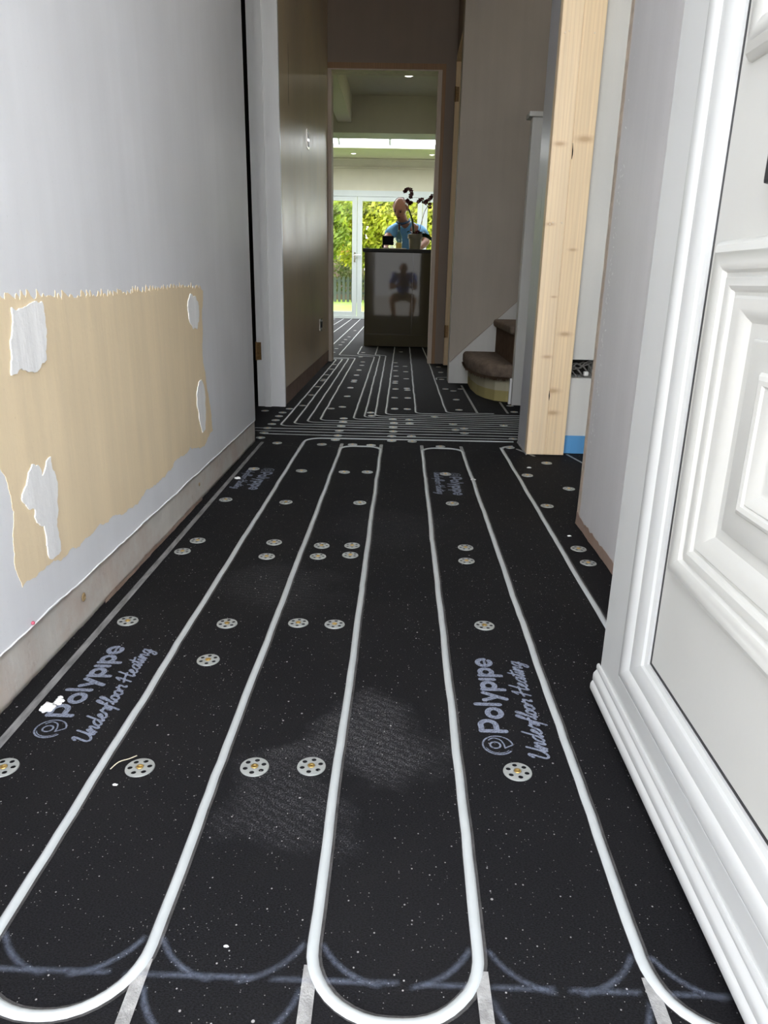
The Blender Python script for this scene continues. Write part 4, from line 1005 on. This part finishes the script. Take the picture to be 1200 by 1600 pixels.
# ------------------------------------------------------------------ ISLAND and what stands on it
isl = empty('kitchen_island', (.25, 7.66, 0), 'taupe high gloss kitchen island with a thin dark worktop', 'kitchen island')
obj('carcass', boxes([(-.372, 1.3, 7.245, 8.08, .004, .875)]), MT['island_matte'], isl)
b_ = board_bm(-.372, .088, 7.222, 7.244, .12, .874, .0015); obj('panel', b_, MT['island'], isl)['label'] = 'glossy front panel, left'
b_ = board_bm(.091, 1.3, 7.222, 7.244, .12, .874, .0015); obj('panel', b_, MT['island'], isl)
b_ = board_bm(-.372, 1.3, 7.224, 7.244, .004, .118, .001); obj('plinth', b_, MT['island'], isl)
obj('worktop', board_bm(-.39, 1.32, 7.20, 8.10, .877, .906, .003), MT['worktop'], isl)['label'] = 'thin dark worktop'
TZ = .9065
b_ = board_bm(-.21, .02, 7.42, 7.62, TZ, TZ + .016, .003); tag(obj('serving_board', b_, MT['wood_board']), 'pale serving board on the island worktop under bottle and black box', 'board')
bm = board_bm(-.212, -.105, 7.455, 7.475, TZ + .0445 - .012, TZ + .125, .004)
scr = empty('speaker_box', (-.16, 7.47, TZ), 'small black box standing on the left end of the island worktop', 'black box')
obj('body', board_bm(-.212, -.105, 7.44, 7.49, TZ + .045, TZ + .128, .005), MT['black'], scr)
obj('foot', boxes([(-.212, -.200, 7.445, 7.485, TZ + .016, TZ + .046), (-.212, -.15, 7.46, 7.48, TZ + .016, TZ + .022)]), MT['black'], scr)
bt = empty('glass_bottle', (-.054, 7.5, TZ + .016), 'clear glass bottle of pale yellow liquid on the island worktop', 'bottle')
bm = bmesh.new(); lathe(bm, [(.027, 0), (.031, .004), (.031, .095), (.026, .115), (.012, .145), (.0105, .19), (.013, .193), (.013, .200)], (-.054, 7.5, TZ + .016), 24); obj('bottle_body', bm, MT['bottle'], bt, smooth=True)
bm = bmesh.new(); lathe(bm, [(.026, .004), (.0285, .008), (.0285, .055), (.001, .0555)], (-.054, 7.5, TZ + .016), 20); obj('liquid', bm, MT['oil'], bt, smooth=True)
bm = bmesh.new(); lathe(bm, [(.0095, .17), (.0095, .205), (.012, .208), (.011, .222)], (-.054, 7.5, TZ + .016), 14); obj('stopper', bm, MT['twig'], bt, smooth=True)
PX, PY = .105, 7.5
pl = empty('potted_orchid', (PX, PY, TZ), 'dark red orchid with leaning stems in a taupe pot on the island', 'potted plant')
bm = bmesh.new(); lathe(bm, [(.052, 0), (.054, .004), (.062, .108), (.071, .110), (.073, .116), (.073, .148), (.068, .150), (.066, .120), (.02, .118)], (PX, PY, TZ), 28); obj('pot', bm, MT['pot'], pl, auto=40)
bm = bmesh.new(); tube(bm, smooth_path([(PX - .01, PY, TZ + .12), (PX - .022, PY - .01, TZ + .2), (PX - .035, PY - .02, TZ + .28), (PX - .072, PY - .02, TZ + .375)], 6), [.011] * 13 + [.008] * 6, 8); obj('stem', bm, MT['stem'], pl, smooth=True)
bm = bmesh.new(); tube(bm, smooth_path([(PX - .072, PY - .02, TZ + .37), (PX - .078, PY - .02, TZ + .45), (PX - .06, PY - .03, TZ + .52), (PX - .09, PY, TZ + .555), (PX - .115, PY, TZ + .53)], 6), .0035, 6); obj('flower_spike', bm, MT['twig'], pl, smooth=True)
bm = bmesh.new(); tube(bm, smooth_path([(PX + .03, PY, TZ + .13), (PX + .055, PY, TZ + .25), (PX + .085, PY, TZ + .36), (PX + .12, PY, TZ + .42), (PX + .145, PY, TZ + .50)], 6), .0035, 6)
tube(bm, smooth_path([(PX + .11, PY, TZ + .405), (PX + .07, PY, TZ + .44), (PX + .03, PY, TZ + .46)], 5), .003, 6); obj('flower_spike', bm, MT['twig'], pl, smooth=True)
def leaf_bm(a, b, wdt, droop, n=10, side=(0, 1, 0)):
    bm = bmesh.new(); a = Vector(a); b = Vector(b); s = (b - a).cross(Vector((0, 0, 1))); s = s.normalized() if s.length > .001 else Vector(side); prev = None
    if abs(s.y) > .9: s = (s + Vector((0, 0, .9))).normalized()
    for i in range(n + 1):
        t = i / n; p = a.lerp(b, t) + Vector((0, 0, droop * math.sin(PI * t))); ww = wdt * math.sin(PI * min(1, t * .92 + .06)) ** .7
        row = [bm.verts.new(p - s * ww), bm.verts.new(p - Vector((0, 0, .004))), bm.verts.new(p + s * ww)]
        if prev:
            for k in range(2): bm.faces.new((prev[k], prev[k + 1], row[k + 1], row[k]))
        prev = row
    thicken(bm, .0016); return bm
obj('leaf', leaf_bm((PX + .02, PY, TZ + .13), (PX + .215, PY + .02, TZ + .045), .026, .05), MT['orchid_leaf'], pl, smooth=True)
obj('leaf', leaf_bm((PX + .02, PY, TZ + .13), (PX + .10, PY - .10, TZ + .15), .022, .03), MT['orchid_leaf'], pl, smooth=True)
obj('leaf', leaf_bm((PX, PY, TZ + .13), (PX - .08, PY + .08, TZ + .17), .020, .03), MT['orchid_leaf'], pl, smooth=True)
rnd = random.Random(12)
def blossom(c, r, sd_):
    bm = bmesh.new(); rr = random.Random(sd_); M3 = Matrix.Rotation(rr.uniform(-.9, .9), 3, 'X') @ Matrix.Rotation(rr.uniform(0, 6), 3, 'Y')
    ctr = None
    for k in range(5):
        a = k * 2 * PI / 5; prev = None
        for i in range(5):
            t = i / 4; d = r * (.1 + .9 * t); ww = r * .42 * math.sin(PI * (t * .8 + .12))
            p = Vector((math.cos(a) * d, -.25 * r * math.sin(t * 2.2), math.sin(a) * d)); s = Vector((-math.sin(a), 0, math.cos(a)))
            row = [bm.verts.new(Vector(c) + M3 @ (p - s * ww)), bm.verts.new(Vector(c) + M3 @ (p + s * ww))]
            if prev: bm.faces.new((prev[0], prev[1], row[1], row[0]))
            prev = row
    thicken(bm, .0015); return bm
fpos = [(-.112, .535), (-.085, .553), (-.06, .555), (-.052, .53), (-.047, .505), (-.055, .485), (-.075, .44), (-.062, .425), (-.05, .432), (-.085, .45), (-.10, .545), (-.055, .50),
        (.035, .455), (.02, .44), (.055, .462), (.07, .445), (.09, .43), (.10, .45), (.125, .46), (.14, .485), (.15, .50), (.13, .42), (.135, .40), (-.01, .155), (.02, .165), (.045, .155)]
for i, (dx, dz) in enumerate(fpos):
    obj('flower', blossom((PX + dx, PY - .01 + rnd.uniform(-.02, .02), TZ + dz), .022 if dz > .2 else .026, i), MT['petal'], pl)

# ------------------------------------------------------------------ PEOPLE (one skinned surface per body, clothing as children)
def skin_obj(name, verts, edges, root, mat, parent=None, sub=2):
    """verts: {key: ((x,y,z), radius or (rx, ry))}"""
    keys = list(verts); me = bpy.data.meshes.new(name)
    off = world_loc(parent) if parent else Vector((0, 0, 0))
    me.from_pydata([Vector(verts[k][0]) - off for k in keys], [(keys.index(a), keys.index(b)) for a, b in edges], [])
    o = link(name, me, mat, parent)
    md = o.modifiers.new('skin', 'SKIN'); md.use_smooth_shade = True; md.branch_smoothing = .6
    for i, k in enumerate(keys):
        sv = me.skin_vertices[0].data[i]; r = verts[k][1]
        sv.radius = r if isinstance(r, tuple) else (r, r); sv.use_root = (k == root)
    ms = o.modifiers.new('sub', 'SUBSURF'); ms.levels = sub; ms.render_levels = sub
    bpy.context.view_layer.update()
    dg = bpy.context.evaluated_depsgraph_get(); ev = bpy.data.meshes.new_from_object(o.evaluated_get(dg))
    o.modifiers.clear(); o.data = ev
    for p in ev.polygons: p.use_smooth = True
    return o
def hand(V, E, key, wrist, palm_dir, side, curl, s=1.0, spread=Vector((1, 0, 0)), down=Vector((0, 0, -1))):
    """palm and five fingers rooted in the palm; side = +1 if the thumb lies along +spread"""
    w = Vector(wrist); d = Vector(palm_dir).normalized()
    V[key + 'p1'] = (w + d * .035 * s, .024 * s); V[key + 'p2'] = (w + d * .07 * s, .027 * s)
    E += [(key, key + 'p1'), (key + 'p1', key + 'p2')]
    for i, ln in enumerate((.072, .080, .075, .060)):
        off = spread * side * (.027 - .018 * i) * s
        a = w + d * .082 * s + off; b = a + (d * math.cos(curl * .5) + down * math.sin(curl * .5)) * ln * .5 * s; c = b + (d * math.cos(curl * 1.3) + down * math.sin(curl * 1.3)) * ln * .5 * s
        k = key + 'f%d' % i
        V[k + 'a'] = (a, .0095 * s); V[k + 'b'] = (b, .0085 * s); V[k + 'c'] = (c, .0070 * s)
        E += [(key + 'p2', k + 'a'), (k + 'a', k + 'b'), (k + 'b', k + 'c')]
    a = w + d * .035 * s + spread * side * .035 * s; b = a + (d * .7 + spread * side * .6 + down * .2).normalized() * .035 * s; c = b + (d * .95 + down * .3).normalized() * .028 * s
    V[key + 'ta'] = (a, .011 * s); V[key + 'tb'] = (b, .0095 * s); V[key + 'tc'] = (c, .008 * s)
    E += [(key + 'p1', key + 'ta'), (key + 'ta', key + 'tb'), (key + 'tb', key + 'tc')]
def head_bm(c, face, up, s=1.0):
    """head shaped from a sphere: jaw, brow, nose, eye sockets, ears; face = direction looked at"""
    bm = bmesh.new(); bmesh.ops.create_uvsphere(bm, u_segments=40, v_segments=28, radius=1)
    f = Vector(face).normalized(); u = Vector(up).normalized(); u = (u - f * u.dot(f)).normalized(); r = f.cross(u)
    for v in bm.verts:
        x, y, z = v.co   # local: x side, y front, z up
        X = x * .072; Y = y * .095; Z = z * .106
        if z < 0: X *= 1 - .36 * (-z) ** 1.3; Y *= 1 - .12 * (-z)
        if y > 0 and z < -.3: Y += .012 * (1 - abs(x))
        if y > .3:
            nx = math.exp(-(x / .14) ** 2); nz = math.exp(-((z + .12) / .2) ** 2); Y += .026 * nx * nz
            for sx in (-1, 1): Y -= .012 * math.exp(-((x - sx * .38) / .17) ** 2 - ((z - .06) / .12) ** 2)
            Y += .006 * math.exp(-((z - .24) / .10) ** 2) * (abs(x) < .7)
            Y -= .005 * math.exp(-((z + .44) / .05) ** 2 - (x / .3) ** 2); Y += .005 * math.exp(-((z + .53) / .06) ** 2 - (x / .26) ** 2)
        v.co = Vector(c) + (r * X + f * Y + u * Z) * s
    return bm, f, u, r
def person(root, P, head_c, face, up, shirt_m, leg_m, hand_dirs, shirt_to=('le', 're', .55), long_sleeve=False, hairy=True):
    V = dict(P); E = [('pelvis', 'waist'), ('waist', 'chest'), ('chest', 'neck0'), ('neck0', 'neck1'), ('neck1', 'skull'), ('chest', 'ls'), ('ls', 'le'), ('le', 'lw'), ('chest', 'rs'), ('rs', 're'), ('re', 'rw'),
                      ('pelvis', 'lh'), ('lh', 'lk'), ('lk', 'la'), ('la', 'lt'), ('pelvis', 'rh'), ('rh', 'rk'), ('rk', 'ra'), ('ra', 'rt')]
    for k in ('lw', 'rw'):
        hd = hand_dirs[k]; hand(V, E, k, V[k][0], hd[0], hd[1], hd[2], 1.0, Vector(hd[3]), Vector(hd[4]))
    BV = dict(V)
    for k, s_ in (('pelvis', .78), ('waist', .74), ('chest', .74), ('ls', .78), ('rs', .78), ('lh', .85), ('rh', .85)):
        q = BV[k][1]; BV[k] = (BV[k][0], tuple(x * s_ for x in q) if isinstance(q, tuple) else q * s_)
    body = skin_obj('body', BV, E, 'pelvis', MT['skin'], root)
    bm, f, u, r = head_bm(head_c, face, up)
    # ears
    for sx in (-1, 1):
        b2 = bmesh.new(); bmesh.ops.create_uvsphere(b2, u_segments=12, v_segments=10, radius=1)
        for v in b2.verts: v.co = Vector(head_c) + r * (sx * (.078 + v.co.x * .010)) + f * (v.co.y * .018 - .008) + u * (v.co.z * .032 + .002)
        me_ = bpy.data.meshes.new('t'); b2.to_mesh(me_); b2.free(); bm.from_mesh(me_); bpy.data.meshes.remove(me_)
    off = world_loc(root); bmesh.ops.translate(bm, verts=bm.verts, vec=-off)
    # merge the head into the body mesh
    b3 = bmesh.new(); b3.from_mesh(body.data); me_ = bpy.data.meshes.new('t'); bm.to_mesh(me_); bm.free(); b3.from_mesh(me_); bpy.data.meshes.remove(me_)
    b3.to_mesh(body.data); b3.free()
    for p in body.data.polygons: p.use_smooth = True
    # hair: ring round a bald crown
    bm = bmesh.new(); bmesh.ops.create_uvsphere(bm, u_segments=32, v_segments=24, radius=1)
    kill = [v for v in bm.verts if not ((v.co.y < .18 and v.co.z > -.35 and v.co.z < .62) or (v.co.y < -.2 and -.35 < v.co.z < .8))]
    bmesh.ops.delete(bm, geom=kill, context='VERTS')
    for v in bm.verts:
        x, y, z = v.co; k = 1.035 + .03 * noise.noise(v.co * 9)
        X = x * .078 * k; Y = y * .098 * k; Z = z * .108 * k
        if z < 0: X *= 1 - .36 * (-z) ** 1.3 + .03; Y *= 1 - .12 * (-z)
        v.co = Vector(head_c) + r * X + f * Y + u * Z
    o = obj('hair', bm, MT['hair'], root, smooth=True); o['label'] = 'short grey hair round a bald crown'
    for sx in (-1, 1):
        bm = bmesh.new(); bmesh.ops.create_uvsphere(bm, u_segments=10, v_segments=8, radius=.011)
        bmesh.ops.translate(bm, verts=bm.verts, vec=Vector(head_c) + r * sx * .030 + f * .078 + u * .008); obj('eye', bm, MT['eye'], root, smooth=True)
        bm = bmesh.new(); tube(bm, [Vector(head_c) + r * sx * .014 + f * .094 + u * .026, Vector(head_c) + r * sx * .032 + f * .090 + u * .031, Vector(head_c) + r * sx * .048 + f * .078 + u * .024], .0035, 5); obj('eyebrow', bm, MT['twig'], root, smooth=True)
    bm = bmesh.new(); tube(bm, [Vector(head_c) + r * -.022 + f * .088 + u * -.056, Vector(head_c) + f * .098 + u * -.054, Vector(head_c) + r * .022 + f * .088 + u * -.056], .0028, 5); obj('mouth', bm, MT['twig'], root, smooth=True)
    # shirt
    def mid(a, b, t): return Vector(V[a][0]).lerp(Vector(V[b][0]), t)
    g = .010
    def rr(k, e=g):
        q = V[k][1]; return tuple(x + e for x in q) if isinstance(q, tuple) else q + e
    SV = {'pelvis': (mid('pelvis', 'waist', .15), rr('pelvis', .01)), 'waist': (V['waist'][0], rr('waist')), 'chest': (V['chest'][0], rr('chest')), 'neck0': (mid('chest', 'neck0', .85), rr('neck0', .012)),
          'ls': (V['ls'][0], rr('ls')), 'lm': (mid('ls', 'le', .75), rr('le', .022)), 'rs': (V['rs'][0], rr('rs')), 'rm': (mid('rs', 're', .75), rr('re', .022))}
    o = skin_obj('shirt', SV, [('pelvis', 'waist'), ('waist', 'chest'), ('chest', 'neck0'), ('chest', 'ls'), ('ls', 'lm'), ('chest', 'rs'), ('rs', 'rm')], 'chest', shirt_m, root); o['label'] = 'blue short sleeved shirt'
    ft = .92 if leg_m == MT['trousers'] else .75
    LV = {'pelvis': (V['pelvis'][0], rr('pelvis', .012)), 'wb': (mid('pelvis', 'waist', .35), rr('pelvis', .008)), 'lh': (V['lh'][0], rr('lh')), 'rh': (V['rh'][0], rr('rh'))}
    LE = [('wb', 'pelvis'), ('pelvis', 'lh'), ('pelvis', 'rh')]
    for s in 'lr':
        if leg_m == MT['trousers']:
            LV[s + 'k'] = (V[s + 'k'][0], rr(s + 'k', .016)); LV[s + 'a'] = (mid(s + 'k', s + 'a', .93), rr(s + 'a', .022)); LE += [(s + 'h', s + 'k'), (s + 'k', s + 'a')]
        else:
            LV[s + 'k'] = (mid(s + 'h', s + 'k', .8), rr(s + 'k', .03)); LE += [(s + 'h', s + 'k')]
    o = skin_obj('trousers' if leg_m == MT['trousers'] else 'shorts', LV, LE, 'pelvis', leg_m, root)
    for s in 'lr':
        a = Vector(V[s + 'a'][0]); t_ = Vector(V[s + 't'][0]); d = (t_ - a); d.z = 0; d.normalize(); zf = t_.z - .028
        bm = bmesh.new(); bmesh.ops.create_uvsphere(bm, u_segments=18, v_segments=12, radius=1)
        sd2 = Vector((-d.y, d.x, 0)); c = a.lerp(t_, .55)
        for v in bm.verts:
            q = v.co; p = c + d * q.y * .155 + sd2 * q.x * (.048 if q.y > 0 else .040); v.co = Vector((p.x, p.y, zf + max(0, (q.z * .5 + .45)) * (.10 if q.y < .1 else .075)))
        obj('shoe', bm, MT['shoe'], root, smooth=True)
    return body
man = empty('person', (.06, 8.75, 0), 'bald grey haired person in sky blue short sleeved shirt leaning on the kitchen island', 'person')
P = {'pelvis': ((.06, 8.72, .90), (.145, .105)), 'waist': ((.055, 8.62, 1.00), (.145, .105)), 'chest': ((.02, 8.44, 1.14), (.155, .115)), 'neck0': ((-.015, 8.33, 1.225), .062), 'neck1': ((-.035, 8.27, 1.265), .056), 'skull': ((-.05, 8.23, 1.32), .058),
     'ls': ((-.115, 8.40, 1.175), .066), 'le': ((-.195, 8.26, 1.04), .045), 'lw': ((-.205, 8.13, .955), .030), 'rs': ((.165, 8.42, 1.165), .066), 're': ((.245, 8.28, 1.03), .046), 'rw': ((.16, 8.13, .955), .030),
     'lh': ((-.03, 8.73, .83), .095), 'lk': ((-.05, 8.70, .48), .062), 'la': ((-.06, 8.78, .09), .042), 'lt': ((-.07, 8.66, .035), .034),
     'rh': ((.15, 8.73, .83), .095), 'rk': ((.17, 8.70, .48), .062), 'ra': ((.18, 8.78, .09), .042), 'rt': ((.19, 8.66, .035), .034)}
person(man, P, (-.052, 8.215, 1.355), (-.32, -.76, -.56), (0, -.35, 1), MT['shirt'], MT['trousers'],
       {'lw': ((0, -.92, -.30), 1, .25, (1, 0, 0), (0, 0, -1)), 'rw': ((-.2, -.9, -.30), -1, .25, (1, 0, 0), (0, 0, -1))})
bm = bmesh.new(); tube(bm, smooth_path([(-.085, 8.295, 1.225), (-.05, 8.245, 1.205), (.0, 8.24, 1.21), (.045, 8.28, 1.235), (.05, 8.36, 1.26)], 6), .011, 8); o = obj('collar', bm, MT['shirt_dark'], man, smooth=True); o['label'] = 'navy collar'

ph = empty('person', (0, -.55, -.15), 'person in dark blue shirt and khaki shorts crouching at the front door with a phone', 'person')
P = {'pelvis': ((0, -.78, .38), (.15, .115)), 'waist': ((0, -.68, .52), (.145, .11)), 'chest': ((0, -.50, .70), (.175, .125)), 'neck0': ((0, -.40, .79), .062), 'neck1': ((0, -.34, .82), .056), 'skull': ((0, -.29, .85), .06),
     'ls': ((-.17, -.45, .74), .07), 'le': ((-.25, -.30, .50), .048), 'lw': ((-.10, -.13, .56), .031), 'rs': ((.17, -.45, .74), .07), 're': ((.25, -.30, .50), .048), 'rw': ((.10, -.13, .56), .031),
     'lh': ((-.10, -.76, .33), .10), 'lk': ((-.22, -.42, .30), .066), 'la': ((-.17, -.66, -.06), .045), 'lt': ((-.19, -.50, -.12), .036),
     'rh': ((.10, -.76, .33), .10), 'rk': ((.22, -.42, .30), .066), 'ra': ((.17, -.66, -.06), .045), 'rt': ((.19, -.50, -.12), .036)}
person(ph, P, (0, -.265, .865), (0, .80, -.60), (0, .5, 1), MT['shirt2'], MT['shorts'],
       {'lw': ((.62, .7, .25), 1, .9, (0, 0, 1), (1, 0, 0)), 'rw': ((-.62, .7, .25), 1, .9, (0, 0, 1), (-1, 0, 0))})
phone = obj('phone', board_bm(-.036, .036, -.045, -.036, .535, .680, .003), MT['black']); tag(phone, 'black phone held upright by the crouching person at the front door', 'phone')

# ------------------------------------------------------------------ GARDEN
def leaves_bm(blobs, n, size, seed):
    bm = bmesh.new(); rnd = random.Random(seed); tot = sum(b[3] * b[4] * b[5] for b in blobs)
    for (cx, cy, cz, rx, ry, rz) in blobs:
        m = int(n * rx * ry * rz / tot)
        for i in range(m):
            d = Vector((rnd.gauss(0, 1), rnd.gauss(0, 1), rnd.gauss(0, 1))).normalized()
            k = rnd.uniform(.55, 1.05) + .22 * noise.noise(d * 2.5 + Vector((cx, cy, cz)))
            p = Vector((cx + d.x * rx * k, cy + d.y * ry * k, cz + d.z * rz * k))
            if p.z < -.02: continue
            a = Vector((rnd.gauss(0, 1), rnd.gauss(0, 1), rnd.gauss(0, 1))).normalized(); b = a.orthogonal().normalized(); s = size * rnd.uniform(.6, 1.4)
            c = a.cross(b)
            vs = [bm.verts.new(p + b * s), bm.verts.new(p + c * s * .5 + a * s * .15), bm.verts.new(p - b * s), bm.verts.new(p - c * s * .5 + a * s * .15)]
            bm.faces.new(vs)
    return bm
def tree(x, y, blobs, n, size, m, label, seed, cat='tree', trunk=True, group=None):
    t = empty('garden_tree' if trunk else 'garden_shrub', (x, y, -.05), label, cat, group)
    me = leaves_bm(blobs, n, size, seed)
    bmesh.ops.translate(me, verts=me.verts, vec=-Vector((x, y, -.05)))
    md = bpy.data.meshes.new('foliage'); me.to_mesh(md); me.free(); link('foliage', md, m, t)
    bm = bmesh.new(); zt = max(b[2] for b in blobs)
    tube(bm, smooth_path([(x, y, -.06), (x + .05, y, .6), (x - .04, y + .05, zt * .6), (x, y, zt)], 4), [.09] * 4 + [.07] * 4 + [.04] * 5 if trunk else .03, 8)
    for k in range(5):
        b = blobs[k % len(blobs)]; tube(bm, smooth_path([(x, y, .4 + .3 * k * (1 if trunk else .2)), ((x + b[0]) / 2, (y + b[1]) / 2, (b[2] + .8) / 2 + .3), (b[0], b[1], b[2])], 3), .025, 5)
    obj('trunk', bm, MT['bark'], t, smooth=True)
tree(-2.9, 21.5, [(-2.9, 21.5, 2.2, 1.3, 1.0, .95), (-2.3, 21.2, 1.75, .8, .7, .6), (-3.4, 21.4, 2.9, .9, .8, .7), (-2.0, 21.8, 2.55, .55, .6, .5)], 9000, .085, MT['leaf2'], 'green leafy tree on the far left behind the garden glass', 1)
tree(-1.0, 23.0, [(-1.0, 23, 2.0, 1.1, .9, 1.1), (-1.45, 22.8, 2.9, .7, .7, .75), (-.8, 23.2, 3.05, .42, .6, .75), (-.3, 22.9, 1.6, .8, .7, .9)], 9000, .085, MT['leaf1'], 'bright yellow green tree seen through the middle garden door', 2)
tree(.6, 23.6, [(.6, 23.6, 2.1, 1.2, .9, 1.2), (.9, 23.4, 3.0, .8, .7, .8), (1.5, 23.6, 1.7, .9, .7, 1.1)], 8000, .085, MT['leaf1'], 'bright yellow green tree behind the leaning person and orchid', 3)
tree(-.62, 24.8, [(-.62, 24.8, 3.0, .65, .5, .6), (-.2, 24.9, 2.4, .6, .5, .6)], 2600, .08, MT['leaf3'], 'golden orange leaved shrub top in the middle of the garden view', 4)
tree(2.6, 22.5, [(2.6, 22.5, 2.3, 1.2, .9, 1.3)], 4000, .09, MT['leaf2'], 'green tree at the right end of the garden', 5)
tree(-5.2, 22.5, [(-5.2, 22.5, 2.4, 1.3, .9, 1.4)], 4000, .09, MT['leaf2'], 'green tree at the left end of the garden', 6)
hedge = empty('garden_hedge', (-1, 26.2, 0), 'low green hedge behind the picket fence in the garden', 'hedge')
bm = leaves_bm([(x, 25.6 + .2 * math.sin(x * 3), .9 + .15 * math.sin(x * 2.2), .75, .35, .75) for x in [-6 + i * .9 for i in range(12)]], 11000, .07, 9)
bmesh.ops.translate(bm, verts=bm.verts, vec=-Vector((-1, 26.2, 0))); md = bpy.data.meshes.new('foliage'); bm.to_mesh(md); bm.free(); link('foliage', md, leafmat('brownish_hedge_leaves', [(.07, .12, .03), (.16, .20, .06), (.30, .26, .14)]), hedge)  # brown tinged green hedge foliage
# fences
fz = -.02
fnc = empty('picket_fence', (-1, 24.2, fz), 'grey green picket fence low at the end of the lawn', 'fence')
bm = boxes([(-7, 5, 24.23, 24.26, .22, .29), (-7, 5, 24.23, 24.26, .60, .67)]); obj('rail', bm, MT['fence'], fnc)
bm = bmesh.new(); rnd = random.Random(8)
for i in range(86):
    x = -7 + i * .14; h = .78 + rnd.uniform(-.015, .015)
    vs = [(x, 0), (x + .085, 0), (x + .085, h - .04), (x + .0425, h), (x, h - .04)]
    a = [bm.verts.new((p[0], 24.20, fz + p[1])) for p in vs]; b = [bm.verts.new((p[0], 24.222, fz + p[1])) for p in vs]
    bm.faces.new(a); bm.faces.new(list(reversed(b)))
    for k in range(5): bm.faces.new((a[k], a[(k + 1) % 5], b[(k + 1) % 5], b[k]))
obj('pickets', bm, MT['fence'], fnc)
fn2 = empty('panel_fence', (-1, 27, fz), 'brown timber panel fence behind the hedge', 'fence')
for i in range(7):
    x = -7 + i * 1.85
    bm = bmesh.new()
    for k in range(12): box(bm, x + .06 + k * .145, x + .06 + k * .145 + .15, 27.0 + (k % 2) * .012, 27.02 + (k % 2) * .012, fz, 1.55)
    obj('panel', bm, MT['fence_brown'], fn2); obj('post', boxes([(x - .05, x + .05, 26.97, 27.07, fz, 1.65)]), MT['fence_brown'], fn2)
# houses behind
def house(x0, x1, y0, y1, zw, zr, label, wins):
    h = empty('neighbour_house', ((x0 + x1) / 2, y0, 0), label, 'house')
    obj('wall', boxes([(x0, x1, y0, y1, -.1, zw)]), MT['brick'], h)
    ym = (y0 + y1) / 2
    bm = extrude_poly([(y0 - .3, zw - .1), (ym, zr), (y1 + .3, zw - .1), (ym, zw - .15)], lambda y, z: (x0 - .3, y, z), (x1 - x0 + .6, 0, 0)); obj('roof', bm, MT['roof'], h)
    for (wx, wz) in wins:
        f = obj('window', boxes([(wx - .5, wx + .5, y0 - .05, y0 + .02, wz, wz + 1.1)]), MT['white_frame'], h)
        obj('pane', boxes([(wx - .44, wx - .03, y0 - .06, y0 - .045, wz + .06, wz + 1.04), (wx + .03, wx + .44, y0 - .06, y0 - .045, wz + .06, wz + 1.04)]), MT['black'], f)
    obj('chimney', boxes([(x1 - 1.2, x1 - .7, ym - .3, ym + .3, zr - .6, zr + .7)]), MT['brick'], h)
house(-9.5, -2.9, 46, 53, 4.4, 7.0, 'neighbouring house with orange tiled roof above the left garden tree', [(-6.5, 2.6), (-4.2, 2.6)])
house(-1.9, 3.6, 40, 47, 4.7, 7.0, 'neighbouring orange brick house glimpsed between the middle trees', [(-.4, 3.1), (1.9, 3.1)])
